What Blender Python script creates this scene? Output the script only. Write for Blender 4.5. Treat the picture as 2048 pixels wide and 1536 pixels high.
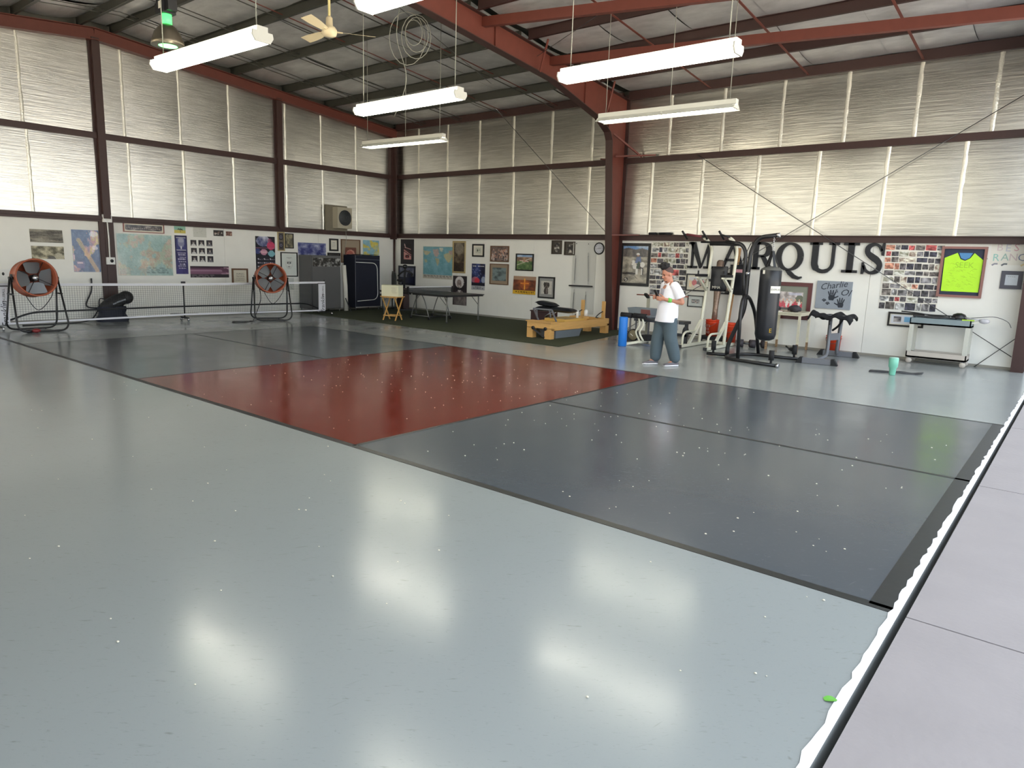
import bpy, bmesh, math, random
import numpy as np
from mathutils import Vector, Matrix, Euler
PI = math.pi
for _o in list(bpy.data.objects): bpy.data.objects.remove(_o)
SC = bpy.context.scene
COL = SC.collection
rnd = random.Random(7)

# ------------------------------------------------------------------ camera, sky, exposure
FPX, YAW, PITCH, ROLL = 1394.1, 2.256, -0.178, 0.0322        # focal length in pixels of the 2048 px wide frame
CAMP = np.array([5.177, -3.995, 1.788])
YW, XL, XR, YN = 12.18, -13.43, 4.62, -6.2                    # long wall, gable wall, slab edge of the open end, near long wall
FW = np.array([math.cos(PITCH)*math.cos(YAW), math.cos(PITCH)*math.sin(YAW), math.sin(PITCH)])
_rt = np.array([math.sin(YAW), -math.cos(YAW), 0.0]); _up = np.cross(_rt, FW)
RT = math.cos(ROLL)*_rt + math.sin(ROLL)*_up
UP = -math.sin(ROLL)*_rt + math.cos(ROLL)*_up
cam = bpy.data.cameras.new('camera'); camo = bpy.data.objects.new('camera', cam); COL.objects.link(camo)
cam.sensor_fit = 'HORIZONTAL'; cam.sensor_width = 36.0; cam.lens = FPX/2048*36.0; cam.clip_start = 0.05; cam.clip_end = 400
camo.matrix_world = Matrix(((RT[0], UP[0], -FW[0], CAMP[0]), (RT[1], UP[1], -FW[1], CAMP[1]), (RT[2], UP[2], -FW[2], CAMP[2]), (0, 0, 0, 1)))
SC.camera = camo
SKY_STRENGTH, SKY_COLOR = 0.82, (0.82, 0.91, 1.0)
LAMP = 6.0
w = bpy.data.worlds.new('sky'); SC.world = w; w.use_nodes = True
w.node_tree.nodes['Background'].inputs[0].default_value = (*SKY_COLOR, 1)
w.node_tree.nodes['Background'].inputs[1].default_value = SKY_STRENGTH
sun = bpy.data.lights.new('sun', 'SUN'); suno = bpy.data.objects.new('sun', sun); COL.objects.link(suno)
sun.energy = 15.0; sun.angle = 0.01; sun.color = (1.0, 0.95, 0.86)
suno.rotation_euler = Vector((0.62, -0.48, -0.85)).to_track_quat('-Z', 'Y').to_euler(); suno.location = (0, 0, 30)   # high behind the long wall and the gable: the apron lies in the building's shade
vs = SC.view_settings
vs.view_transform = 'Standard'; vs.look = 'None'; vs.gamma = 1; vs.use_curve_mapping = False; vs.exposure = 2.0
SC.cycles.use_denoising = True
SC.cycles.max_bounces = 10; SC.cycles.diffuse_bounces = 6; SC.cycles.glossy_bounces = 5
SC.cycles.sample_clamp_indirect = 6

# pixel of the photograph (2048 x 1536) -> point on a known plane of the building (survey of the photograph)
def ray(x, y): return FW + RT*(x-1024)/FPX - UP*(y-768)/FPX
def hit(x, y, ax, val):
    d = ray(x, y); return CAMP + d*(val-CAMP[ax])/d[ax]
def G(x, y, z=0.0): return hit(x, y, 2, z)
def WB(x, y): return hit(x, y, 1, YW)
def WL(x, y): return hit(x, y, 0, XL)

# ------------------------------------------------------------------ materials
def lin(v): return v/12.92 if v <= 0.04045 else ((v+0.055)/1.055)**2.4
def S(r, g, b): return (lin(r/255), lin(g/255), lin(b/255))
MATS = {}
def mat(name, col=(0.5, 0.5, 0.5), rough=0.5, metal=0.0, var=0.0, scale=8.0, bump=0.0, bscale=40.0, spec=0.5, emit=None, stretch=None, alpha=None, trans=0.0, coat=0.0):
    if name in MATS: return MATS[name]
    m = bpy.data.materials.new(name); m.use_nodes = True; MATS[name] = m
    nt = m.node_tree; b = nt.nodes['Principled BSDF']
    b.inputs['Base Color'].default_value = (*col, 1); b.inputs['Roughness'].default_value = rough
    b.inputs['Metallic'].default_value = metal; b.inputs['Specular IOR Level'].default_value = spec
    if coat: b.inputs['Coat Weight'].default_value = coat; b.inputs['Coat Roughness'].default_value = 0.1
    if trans: b.inputs['Transmission Weight'].default_value = trans
    if alpha is not None: b.inputs['Alpha'].default_value = alpha
    if emit: b.inputs['Emission Color'].default_value = (*emit[:3], 1); b.inputs['Emission Strength'].default_value = emit[3]
    if var or bump:
        tc = nt.nodes.new('ShaderNodeTexCoord'); mp = nt.nodes.new('ShaderNodeMapping')
        nt.links.new(tc.outputs['Object'], mp.inputs[0])
        if stretch: mp.inputs['Scale'].default_value = stretch
    if var:
        n = nt.nodes.new('ShaderNodeTexNoise'); n.inputs['Scale'].default_value = scale; n.inputs['Detail'].default_value = 5
        nt.links.new(mp.outputs[0], n.inputs['Vector'])
        r = nt.nodes.new('ShaderNodeMapRange'); r.inputs[1].default_value = 0.2; r.inputs[2].default_value = 0.8
        r.inputs[3].default_value = 1-var; r.inputs[4].default_value = 1+var
        nt.links.new(n.outputs['Fac'], r.inputs[0])
        mx = nt.nodes.new('ShaderNodeVectorMath'); mx.operation = 'SCALE'; mx.inputs[0].default_value = col
        nt.links.new(r.outputs[0], mx.inputs['Scale']); nt.links.new(mx.outputs[0], b.inputs['Base Color'])
    if bump:
        n2 = nt.nodes.new('ShaderNodeTexNoise'); n2.inputs['Scale'].default_value = bscale; n2.inputs['Detail'].default_value = 4
        nt.links.new(mp.outputs[0], n2.inputs['Vector'])
        bp = nt.nodes.new('ShaderNodeBump'); bp.inputs['Strength'].default_value = bump; bp.inputs['Distance'].default_value = 0.02
        nt.links.new(n2.outputs['Fac'], bp.inputs['Height']); nt.links.new(bp.outputs[0], b.inputs['Normal'])
    return m
def print_mat(name, rough, coat=0.0):
    m = mat(name, rough=rough, coat=coat); nt = m.node_tree
    a = nt.nodes.new('ShaderNodeVertexColor'); a.layer_name = 'Col'
    nt.links.new(a.outputs['Color'], nt.nodes['Principled BSDF'].inputs['Base Color'])
    return m

# ------------------------------------------------------------------ mesh builder
def basis(p, q, roll=0.0):
    p, q = Vector(p), Vector(q); d = (q-p).normalized()
    up = Vector((0, 0, 1)) if abs(d.z) < 0.98 else Vector((0, 1, 0))
    x = d.cross(up).normalized(); y = x.cross(d)
    if roll: x, y = x*math.cos(roll)+y*math.sin(roll), y*math.cos(roll)-x*math.sin(roll)
    return x, y, d
class MB:
    def __init__(s): s.v = []; s.f = []; s.mi = []; s.sm = []
    def add(s, vs, fs, mi=0, sm=False):
        o = len(s.v); s.v += [tuple(v) for v in vs]
        for f in fs: s.f.append(tuple(i+o for i in f)); s.mi.append(mi); s.sm.append(sm)
        return s
    def box(s, c, d, rot=None, mi=0):
        c = Vector(c); hx, hy, hz = d[0]/2, d[1]/2, d[2]/2
        vs = [Vector((x, y, z)) for x in (-hx, hx) for y in (-hy, hy) for z in (-hz, hz)]
        if rot is not None:
            R = Euler(rot).to_matrix() if not isinstance(rot, Matrix) else rot
            vs = [R @ v for v in vs]
        return s.add([v+c for v in vs], [(0, 1, 3, 2), (4, 6, 7, 5), (0, 4, 5, 1), (2, 3, 7, 6), (0, 2, 6, 4), (1, 5, 7, 3)], mi)
    def bbox(s, a, b, mi=0): return s.box([(a[i]+b[i])/2 for i in range(3)], [abs(b[i]-a[i]) for i in range(3)], None, mi)
    def bar(s, p, q, w, h=None, roll=0.0, mi=0):
        h = h or w; x, y, d = basis(p, q, roll); p, q = Vector(p), Vector(q)
        vs = [e+x*sx*w/2+y*sy*h/2 for e in (p, q) for sx, sy in ((-1, -1), (1, -1), (1, 1), (-1, 1))]
        return s.add(vs, [(3, 2, 1, 0), (4, 5, 6, 7), (0, 1, 5, 4), (1, 2, 6, 5), (2, 3, 7, 6), (3, 0, 4, 7)], mi)
    def tube(s, pts, r, n=8, closed=False, mi=0, sm=True):
        P = [Vector(p) for p in pts]; m = len(P); rr = r if isinstance(r, (list, tuple)) else [r]*m
        rings = []; x = None
        for i in range(m):
            a = P[(i-1) % m] if (closed or i > 0) else P[i]; b = P[(i+1) % m] if (closed or i < m-1) else P[i]
            d = (b-a).normalized()
            if x is None: x, y, _ = basis((0, 0, 0), d)
            x = (x-d*x.dot(d)).normalized(); y = d.cross(x)
            rings.append([P[i]+(x*math.cos(2*PI*k/n)+y*math.sin(2*PI*k/n))*rr[i] for k in range(n)])
        vs = [v for r_ in rings for v in r_]; fs = []
        for i in range(m if closed else m-1):
            j = (i+1) % m
            for k in range(n): fs.append((i*n+k, i*n+(k+1) % n, j*n+(k+1) % n, j*n+k))
        s.add(vs, fs, mi, sm)
        if not closed:
            o = len(s.v)-len(vs)
            s.f.append(tuple(o+k for k in reversed(range(n)))); s.f.append(tuple(o+(m-1)*n+k for k in range(n))); s.mi += [mi, mi]; s.sm += [False, False]
        return s
    def cyl(s, p, q, r, n=16, r2=None, mi=0): return s.tube([p, q], [r, r if r2 is None else r2], n, mi=mi)
    def lathe(s, prof, c=(0, 0, 0), n=24, M=None, mi=0, sm=True):
        c = Vector(c); M = M or Matrix.Identity(3); vs = []; fs = []; m = len(prof)
        for r, z in prof:
            for k in range(n): vs.append(c+M @ Vector((r*math.cos(2*PI*k/n), r*math.sin(2*PI*k/n), z)))
        for i in range(m-1):
            for k in range(n): fs.append((i*n+k, i*n+(k+1) % n, (i+1)*n+(k+1) % n, (i+1)*n+k))
        if prof[0][0] > 1e-6: fs.append(tuple(reversed(range(n))))
        if prof[-1][0] > 1e-6: fs.append(tuple((m-1)*n+k for k in range(n)))
        return s.add(vs, fs, mi, sm)
    def ball(s, c, r, n=14, m=8, rot=None, mi=0):
        r = r if isinstance(r, (list, tuple)) else (r, r, r); c = Vector(c); vs = []; fs = []
        R = Euler(rot).to_matrix() if rot is not None else Matrix.Identity(3)
        for i in range(m+1):
            t = PI*i/m
            for k in range(n):
                p = 2*PI*k/n; vs.append(c+R @ Vector((r[0]*math.sin(t)*math.cos(p), r[1]*math.sin(t)*math.sin(p), -r[2]*math.cos(t))))
        for i in range(m):
            for k in range(n): fs.append((i*n+k, i*n+(k+1) % n, (i+1)*n+(k+1) % n, (i+1)*n+k))
        return s.add(vs, fs, mi, True)
    def prism(s, poly, d0, d1, M=None, mi=0):            # polygon in the x-z plane, extruded along y from d0 to d1
        M = M or Matrix.Identity(3); n = len(poly)
        a = sum(poly[i][0]*poly[(i+1) % n][1]-poly[(i+1) % n][0]*poly[i][1] for i in range(n))
        if a < 0: poly = poly[::-1]
        vs = [M @ Vector((x, d0, z)) for x, z in poly]+[M @ Vector((x, d1, z)) for x, z in poly]
        fs = [tuple(range(n)), tuple(reversed(range(n, 2*n)))]+[(i, i+n, (i+1) % n+n, (i+1) % n) for i in range(n)]
        return s.add(vs, fs, mi)
    def ribbon(s, pts, ws, d0, d1, mi=0):                # thick stroke in the x-z plane
        P = [Vector((p[0], p[1])) for p in pts]; m = len(P); L = []; Rr = []
        for i in range(m):
            d = (P[min(i+1, m-1)]-P[max(i-1, 0)]).normalized(); nn = Vector((-d.y, d.x))
            wv = ws[i] if isinstance(ws, (list, tuple)) else ws
            L.append(P[i]+nn*wv/2); Rr.append(P[i]-nn*wv/2)
        for i in range(m-1): s.prism([tuple(L[i]), tuple(L[i+1]), tuple(Rr[i+1]), tuple(Rr[i])], d0, d1, mi=mi)
        return s
    def grid(s, nx, ny, fn, mi=0, sm=True):
        vs = [fn(i/nx, j/ny) for j in range(ny+1) for i in range(nx+1)]
        fs = [(j*(nx+1)+i, j*(nx+1)+i+1, (j+1)*(nx+1)+i+1, (j+1)*(nx+1)+i) for j in range(ny) for i in range(nx)]
        return s.add(vs, fs, mi, sm)
    def mesh(s, name, mats):
        me = bpy.data.meshes.new(name); me.from_pydata([tuple(v) for v in s.v], [], s.f)
        me.polygons.foreach_set('material_index', s.mi); me.polygons.foreach_set('use_smooth', s.sm)
        for m in (mats if isinstance(mats, (list, tuple)) else [mats]): me.materials.append(m)
        me.update(); return me
    def obj(s, name, mats, parent=None, label=None, kind=None):
        o = bpy.data.objects.new(name, s.mesh(name, mats)); COL.objects.link(o)
        if parent is not None: o.parent = parent
        if label: o['label'] = label
        if kind: o['kind'] = kind
        return o
def smoothpath(pts, k=6, closed=False):                  # Catmull-Rom through the points
    P = [Vector(p) for p in pts]; n = len(P); out = []
    rng = range(n) if closed else range(n-1)
    for i in rng:
        if closed: a, b, c, d = P[(i-1) % n], P[i], P[(i+1) % n], P[(i+2) % n]
        else: a, b, c, d = P[max(i-1, 0)], P[i], P[i+1], P[min(i+2, n-1)]
        for j in range(k):
            t = j/k; out.append(0.5*((2*b)+(c-a)*t+(2*a-5*b+4*c-d)*t*t+(3*b-a-3*c+d)*t**3))
    if not closed: out.append(P[-1])
    return out
def rounded(pts, r=0.08, k=5):                           # polyline with rounded corners
    P = [Vector(p) for p in pts]; out = [P[0]]
    for i in range(1, len(P)-1):
        a, b, c = P[i-1], P[i], P[i+1]; ra = min(r, (a-b).length*0.49, (c-b).length*0.49)
        s_, e_ = b+(a-b).normalized()*ra, b+(c-b).normalized()*ra
        for j in range(k+1):
            t = j/k; out.append(s_*(1-t)**2+b*2*t*(1-t)+e_*t*t)
    return out+[P[-1]]
def tag(o, label, cat, group=None, kind=None):
    o['label'] = label; o['category'] = cat
    if group: o['group'] = group
    if kind: o['kind'] = kind
    return o
def thing(name, label, cat, loc=(0, 0, 0), rz=0.0, group=None):
    o = bpy.data.objects.new(name, None); COL.objects.link(o); o.empty_display_size = 0.1
    o.location = Vector([float(v) for v in loc]); o.rotation_euler = (0, 0, rz)
    return tag(o, label, cat, group)
def structure(name, loc=(0, 0, 0)):
    o = bpy.data.objects.new(name, None); COL.objects.link(o); o.location = loc; o['kind'] = 'structure'; return o
def copy_tree(o, parent=None):
    c = o.copy(); COL.objects.link(c)
    if parent is not None: c.parent = parent
    for ch in list(o.children): copy_tree(ch, c)
    return c
_fonts = {}
def text_obj(name, body, size, depth, m, parent, M, shear=0.0, align='CENTER'):   # lettering as a mesh; M places its x-y plane
    cu = bpy.data.curves.new(name, 'FONT'); cu.body = body; cu.size = size; cu.extrude = depth; cu.align_x = align; cu.align_y = 'CENTER'
    cu.shear = shear; cu.resolution_u = 2
    t = bpy.data.objects.new(name, cu); COL.objects.link(t)
    dg = bpy.context.evaluated_depsgraph_get(); me = bpy.data.meshes.new_from_object(t.evaluated_get(dg))
    bpy.data.objects.remove(t); bpy.data.curves.remove(cu)
    me.transform(M); me.materials.clear(); me.materials.append(m); me.name = name
    o = bpy.data.objects.new(name, me); COL.objects.link(o); o.parent = parent
    return o
FRONT = Matrix(((1, 0, 0, 0), (0, 0, -1, 0), (0, 1, 0, 0), (0, 0, 0, 1)))        # text plane facing -y, x right, z up

# ------------------------------------------------------------------ shared materials
WHITE_WALL = mat('painted_panel', S(236, 235, 228), 0.55, var=0.03, scale=3)
PRIMER = mat('red_primer_steel', S(104, 52, 42), 0.55, var=0.10, scale=6)
DKBROWN = mat('dark_brown_steel', S(62, 40, 37), 0.5, var=0.08, scale=9)
GREYST = mat('grey_purlin_steel', S(74, 74, 68), 0.45, 0.3, var=0.08)
BLACK = mat('black_paint', S(24, 24, 26), 0.4)
BLKVINYL = mat('black_vinyl', S(26, 28, 34), 0.38, var=0.12, scale=5)
BLKFOAM = mat('black_foam', S(28, 28, 30), 0.8, bump=0.2, bscale=60)
CREAM = mat('cream_enamel', S(226, 224, 204), 0.35)
WHITEP = mat('white_plastic', S(232, 232, 228), 0.4)
PAPER = mat('paper_white', S(228, 225, 214), 0.7)
CHROME = mat('bright_steel', S(190, 190, 192), 0.25, 1.0)
STEEL = mat('dull_steel', S(120, 122, 124), 0.4, 0.8)
GREYPAINT = mat('grey_paint', S(112, 114, 120), 0.45)
WOOD = mat('maple_wood', S(214, 166, 98), 0.45, var=0.12, scale=3, stretch=(1.5, 14, 14))
PINE = mat('pine_wood', S(206, 160, 92), 0.5, var=0.12, scale=4, stretch=(12, 12, 1.5))
ORANGEP = mat('orange_plastic', S(226, 74, 40), 0.42)
RUBBER = mat('grey_rubber', S(60, 60, 63), 0.75)
MATTE = print_mat('printed_paper', 0.55)
GLOSSY = print_mat('laminated_print', 0.16)
GLAZED = print_mat('glazed_print', 0.3, 0.25)

def foil_mat(name, col, rough, metal, bump):
    m = mat(name, col, rough, metal); nt = m.node_tree; b = nt.nodes['Principled BSDF']
    g = nt.nodes.new('ShaderNodeNewGeometry')
    mp = nt.nodes.new('ShaderNodeMapping'); mp.inputs['Scale'].default_value = (0.7, 0.7, 16)
    nt.links.new(g.outputs['Position'], mp.inputs[0])
    n = nt.nodes.new('ShaderNodeTexNoise'); n.inputs['Scale'].default_value = 2.4; n.inputs['Detail'].default_value = 5; n.inputs['Roughness'].default_value = 0.6
    nt.links.new(mp.outputs[0], n.inputs['Vector'])
    n3 = nt.nodes.new('ShaderNodeTexNoise'); n3.inputs['Scale'].default_value = 5; n3.inputs['Detail'].default_value = 3
    nt.links.new(g.outputs['Position'], n3.inputs['Vector'])
    ad = nt.nodes.new('ShaderNodeMath'); ad.operation = 'MULTIPLY_ADD'; ad.inputs[1].default_value = 0.12
    nt.links.new(n3.outputs['Fac'], ad.inputs[0]); nt.links.new(n.outputs['Fac'], ad.inputs[2])
    bp = nt.nodes.new('ShaderNodeBump'); bp.inputs['Strength'].default_value = bump; bp.inputs['Distance'].default_value = 0.03
    nt.links.new(ad.outputs[0], bp.inputs['Height']); nt.links.new(bp.outputs[0], b.inputs['Normal'])
    r = nt.nodes.new('ShaderNodeMapRange'); r.inputs[1].default_value = 0.35; r.inputs[2].default_value = 0.65; r.inputs[3].default_value = 0.82; r.inputs[4].default_value = 1.08
    nt.links.new(n.outputs['Fac'], r.inputs[0])
    mx = nt.nodes.new('ShaderNodeVectorMath'); mx.operation = 'SCALE'; mx.inputs[0].default_value = col
    nt.links.new(r.outputs[0], mx.inputs['Scale']); nt.links.new(mx.outputs[0], b.inputs['Base Color'])
    return m
FOIL = foil_mat('silver_insulation', S(198, 197, 192), 0.30, 1.0, 0.15)
ROOFFOIL = foil_mat('roof_insulation', S(214, 214, 214), 0.36, 0.5, 0.12)
TAPE = mat('seam_tape', S(236, 234, 222), 0.3, 0.5, bump=0.3, bscale=30)

# ------------------------------------------------------------------ floor
def floor_mat(name, col, rough, scuff, scuffcol, var=0.08, spec=0.5):
    m = mat(name, col, rough, var=var, scale=0.45, spec=spec); nt = m.node_tree; b = nt.nodes['Principled BSDF']
    src = b.inputs['Base Color'].links[0].from_socket
    g = nt.nodes.new('ShaderNodeNewGeometry')
    prev = src
    for k, (sc, stx, th, ang) in enumerate(((1.0, (9, 42, 1), 0.665, -0.68), (1.0, (26, 120, 1), 0.66, -0.6), (14.0, (1, 1.4, 1), 0.70, 0.3), (1.0, (30, 3.5, 1), 0.70, 0.5), (1.0, (2.5, 40, 1), 0.715, -1.4))):
        mp = nt.nodes.new('ShaderNodeMapping'); mp.inputs['Scale'].default_value = stx
        rt_ = nt.nodes.new('ShaderNodeMapping'); rt_.inputs['Rotation'].default_value = (0, 0, ang); nt.links.new(g.outputs['Position'], rt_.inputs[0])
        n = nt.nodes.new('ShaderNodeTexNoise'); n.inputs['Scale'].default_value = sc; n.inputs['Detail'].default_value = 6; n.inputs['Roughness'].default_value = 0.65
        nt.links.new(rt_.outputs[0], mp.inputs[0]); nt.links.new(mp.outputs[0], n.inputs['Vector'])
        r = nt.nodes.new('ShaderNodeMapRange'); r.inputs[1].default_value = th-0.05; r.inputs[2].default_value = th+0.08; r.inputs[3].default_value = 0; r.inputs[4].default_value = scuff
        nt.links.new(n.outputs['Fac'], r.inputs[0])
        mx = nt.nodes.new('ShaderNodeMix'); mx.data_type = 'RGBA'
        nt.links.new(r.outputs[0], mx.inputs['Factor']); nt.links.new(prev, mx.inputs['A']); mx.inputs['B'].default_value = (*scuffcol, 1)
        prev = mx.outputs['Result']
    nt.links.new(prev, b.inputs['Base Color'])
    n = nt.nodes.new('ShaderNodeTexNoise'); n.inputs['Scale'].default_value = 1.3; n.inputs['Detail'].default_value = 7
    nt.links.new(g.outputs['Position'], n.inputs['Vector'])
    r = nt.nodes.new('ShaderNodeMapRange'); r.inputs[1].default_value = 0.1; r.inputs[2].default_value = 0.9; r.inputs[3].default_value = rough-0.07; r.inputs[4].default_value = rough+0.07
    nt.links.new(n.outputs['Fac'], r.inputs[0]); nt.links.new(r.outputs[0], b.inputs['Roughness'])
    n2 = nt.nodes.new('ShaderNodeTexNoise'); n2.inputs['Scale'].default_value = 60; n2.inputs['Detail'].default_value = 3
    nt.links.new(g.outputs['Position'], n2.inputs['Vector'])
    bp = nt.nodes.new('ShaderNodeBump'); bp.inputs['Strength'].default_value = 0.05; bp.inputs['Distance'].default_value = 0.004
    nt.links.new(n2.outputs['Fac'], bp.inputs['Height']); nt.links.new(bp.outputs[0], b.inputs['Normal'])
    return m
EPOXY = floor_mat('pale_epoxy', S(142, 147, 147), 0.18, 0.5, S(94, 92, 86), 0.05, 0.3)
COURT_GREY = floor_mat('court_grey', S(78, 84, 90), 0.2, 0.35, S(124, 128, 130), 0.07, 0.7)
COURT_RED = floor_mat('court_red', S(104, 33, 24), 0.15, 0.25, S(136, 70, 58), 0.06, 0.75)
COURT_LINE = mat('court_line', S(36, 38, 38), 0.4, var=0.25, scale=20)
CONCRETE = mat('apron_concrete', S(146, 140, 141), 0.85, var=0.06, scale=2.5, bump=0.15, bscale=30)
floor = MB().bbox((XL-0.3, YN-0.3, -0.2), (XR, YW+0.3, 0)).obj('floor', EPOXY, kind='structure')
UA, UB, UC, UD, VM, VW = -9.471, -4.763, 0.0, 4.60, 3.09, 6.10
T = 0.0015
def panel(x0, x1, y0, y1, m): return MB().bbox((x0, y0, 0), (x1, y1, T)).obj('court_panel', m, floor)
panel(UA, UB, 0, VM, COURT_GREY); panel(UA, UB, VM, VW, COURT_GREY)
panel(UB, UC, 0, VW, COURT_RED)
panel(UC, UD, 0, VM, COURT_GREY); panel(UC, UD, VM, VW, COURT_GREY)
def cline(x0, x1, y0, y1): return MB().bbox((x0, y0, 0), (x1, y1, T*2)).obj('court_line', COURT_LINE, floor)
cline(-13.0, UD, -0.035, 0.035); cline(UA, UD, VW-0.02, VW+0.02)
cline(UC-0.022, UC+0.022, 0, VW); cline(UC, UD, VM-0.025, VM+0.025); cline(UA, UB, VM-0.02, VM+0.02)
cline(UB-0.012, UB+0.012, 0, VW); cline(UA-0.01, UA+0.01, 0, VW); cline(UD-0.13, UD, 0, VW)
# chipped paint along the slab edge, and the joint to the apron
mb = MB(); r2 = random.Random(3); y = YN
EDGEW = mat('chipped_white_edge', S(222, 222, 226), 0.7, var=0.12, scale=25)
pts_in = []; 
while y < YW:
    pts_in.append((XR-0.028-r2.uniform(0, 0.02), y)); y += r2.uniform(0.05, 0.12)
for a, b in zip(pts_in, pts_in[1:]):
    mb.add([(a[0], a[1], T*2.6), (XR+0.004, a[1], T*2.6), (XR+0.004, b[1], T*2.6), (b[0], b[1], T*2.6)], [(0, 1, 2, 3)])
mb.obj('chipped_edge', EDGEW, floor)
# concrete apron outside: separate slabs with open joints
ground = structure('ground')
MB().bbox((-60, -60, -0.6), (70, 70, -0.22)).obj('subsoil', mat('bare_earth', S(182, 172, 152), 0.9, var=0.15, scale=1), ground)
for i in range(3):
    for j in range(-5, 6):
        x0 = XR+0.035+i*3.2; y0 = j*3.05
        MB().bbox((x0, y0+0.006, -0.2), (x0+3.188, y0+3.044, -0.012)).obj('concrete_slab', CONCRETE, ground)

# ------------------------------------------------------------------ wall heights
Z1, Z2 = 2.42, 4.33                                       # lower and middle girt
YR = 3.036                                                # ridge
def zt(y): return 5.82+(12.18-y)*0.095 if y >= YR else 5.82+(12.18-YR)*0.095-(YR-y)*0.095
def ibeam_bars(mb, p, q, w, h): mb.bar(p, q, w, h)
def foil_panel(P, u0, u1, v0, v1, out, parent, seed, name='insulation_panel', m=None):
    """pillowed sheet; P(u, v, o) gives the point at u along the wall, v up (v1 may be a function of u), o into the room"""
    rr = random.Random(seed); b = out*rr.uniform(0.7, 1.2); sk = rr.uniform(-0.25, 0.25); sag = rr.uniform(0.0, 0.3)
    def fn(s, t):
        u = u0+(u1-u0)*s; top = v1(u) if callable(v1) else v1
        v = v0+(top-v0)*t
        o = 0.012+b*math.sin(PI*s)**0.6*(math.sin(PI*min(1, max(0, t)))**0.55)*(1+sk*(s-0.5)*2)*(1-sag*(t-0.5))
        return P(u, v, o)
    return MB().grid(8, 10, fn).obj(name, m or FOIL, parent)
def seam(P, u, v0, v1, wd, parent):
    mb = MB(); n = 14; r3 = random.Random(int(u*1000)); top = v1(u) if callable(v1) else v1
    pts = [(u+r3.uniform(-0.006, 0.006), v0+(top-v0)*i/n, 0.03+r3.uniform(-0.005, 0.006)) for i in range(n+1)]
    vs = []; fs = []
    for (a, v, o) in pts: vs += [P(a-wd/2, v, o-0.02), P(a, v, o+0.006), P(a+wd/2, v, o-0.02)]
    for i in range(n): fs += [(3*i, 3*i+1, 3*i+4, 3*i+3), (3*i+1, 3*i+2, 3*i+5, 3*i+4)]
    return mb.add(vs, fs, 0, True).obj('seam_tape', TAPE, parent)

# ------------------------------------------------------------------ gable wall at the left
wl = structure('wall_left')
PL_ = lambda u, v, o: (XL+o, u, v)
for a, b in ((YN, -3.3), (-3.3, 0.0), (0.0, 3.0), (3.0, 6.05), (6.05, 9.1), (9.1, YW)):
    MB().bbox((XL-0.05, a+0.003, 0), (XL, b-0.003, Z1)).obj('wall_panel', WHITE_WALL, wl)
MB().bbox((XL-0.15, YN-0.2, 0), (XL-0.06, YW+0.2, 7.2)).obj('outer_skin', GREYST, wl)
colY = [-1.7, YR, 7.774]
seams_lo = [WL(x, 340)[1] for x in (59, 258, 367, 467, 572, 645, 713)]
seams_hi = [WL(x, y)[1] for x, y in ((38, 160), (244, 190), (357, 200), (457, 235), (569, 230), (641, 255), (711, 285))]
ext = [-5.0, -3.8, -2.6, -1.4, -0.2]
for rows, v0, v1, sd in ((seams_lo, Z1+0.05, Z2-0.05, 1), (seams_hi, Z2+0.05, lambda u: zt(u)-0.2, 2)):
    us = sorted([YN]+[e for e in ext if e < rows[0]-0.5]+rows+[YW])
    for k in range(len(us)-1): foil_panel(PL_, us[k], us[k+1], v0, v1, 0.018, wl, sd*100+k)
    for u in us[1:-1]: seam(PL_, u, v0, v1, 0.075, wl)
MB().bbox((XL, YN, Z1-0.075), (XL+0.09, YW, Z1+0.065)).obj('girt', DKBROWN, wl)
mb = MB().bar((XL+0.10, YN, Z1+0.01), (XL+0.10, YW, Z1+0.01), 0.05, 0.05); mb.obj('conduit', STEEL if False else DKBROWN, wl)
MB().bbox((XL, YN, Z2-0.075), (XL+0.1, YW, Z2+0.065)).obj('girt', DKBROWN, wl)
for cy in colY:
    if cy < 7: MB().bbox((XL, cy-0.16, 0), (XL+0.07, cy+0.16, Z1-0.075)).bbox((XL, cy-0.05, 0), (XL+0.085, cy+0.05, Z1-0.075)).obj('column', DKBROWN, wl)
    MB().bbox((XL, cy-0.08, Z1), (XL+0.16, cy+0.08, zt(cy)-0.2)).bbox((XL+0.02, cy-0.13, Z1), (XL+0.05, cy+0.13, zt(cy)-0.2)).obj('column', DKBROWN, wl)
mb = MB()
for s0, s1 in ((YN, YR), (YR, YW)):
    mb.bar((XL+0.12, s0, zt(s0)-0.13), (XL+0.12, s1, zt(s1)-0.13), 0.02, 0.25)
    for dz in (0.0, -0.25): mb.bar((XL+0.12, s0, zt(s0)+dz-0.005), (XL+0.12, s1, zt(s1)+dz-0.005), 0.2, 0.016)
mb.obj('rafter', PRIMER, wl)
MB().bbox((XL, YN-0.02, 0), (XL+0.012, YW, 0.05)).obj('base_trim', mat('base_trim', S(150, 146, 136), 0.6), wl)

# ------------------------------------------------------------------ long wall behind the gym gear
wb = structure('wall_back')
PB_ = lambda u, v, o: (u, YW-o, v)
cut = [XL, -10.4, -7.4, -4.55, -1.5, 1.55, XR]
for a, b in zip(cut, cut[1:]): MB().bbox((a+0.003, YW, 0), (b-0.003, YW+0.05, Z1)).obj('wall_panel', WHITE_WALL, wb)
MB().bbox((XL-0.2, YW+0.06, 0), (XR, YW+0.15, 6.1)).obj('outer_skin', GREYST, wb)
lo = [WB(x, y)[0] for x, y in ((838, 420), (896, 420), (958, 420), (1026, 420), (1098, 420), (1177, 400), (1300, 430), (1402, 400), (1512, 400), (1631, 390), (1768, 380), (1923, 370))]
hi = [WB(x, y)[0] for x, y in ((838, 310), (896, 300), (960, 290), (1028, 280), (1105, 270), (1186, 270), (1342, 240), (1447, 240), (1566, 220), (1694, 210), (1838, 190), (1998, 160))]
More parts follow.
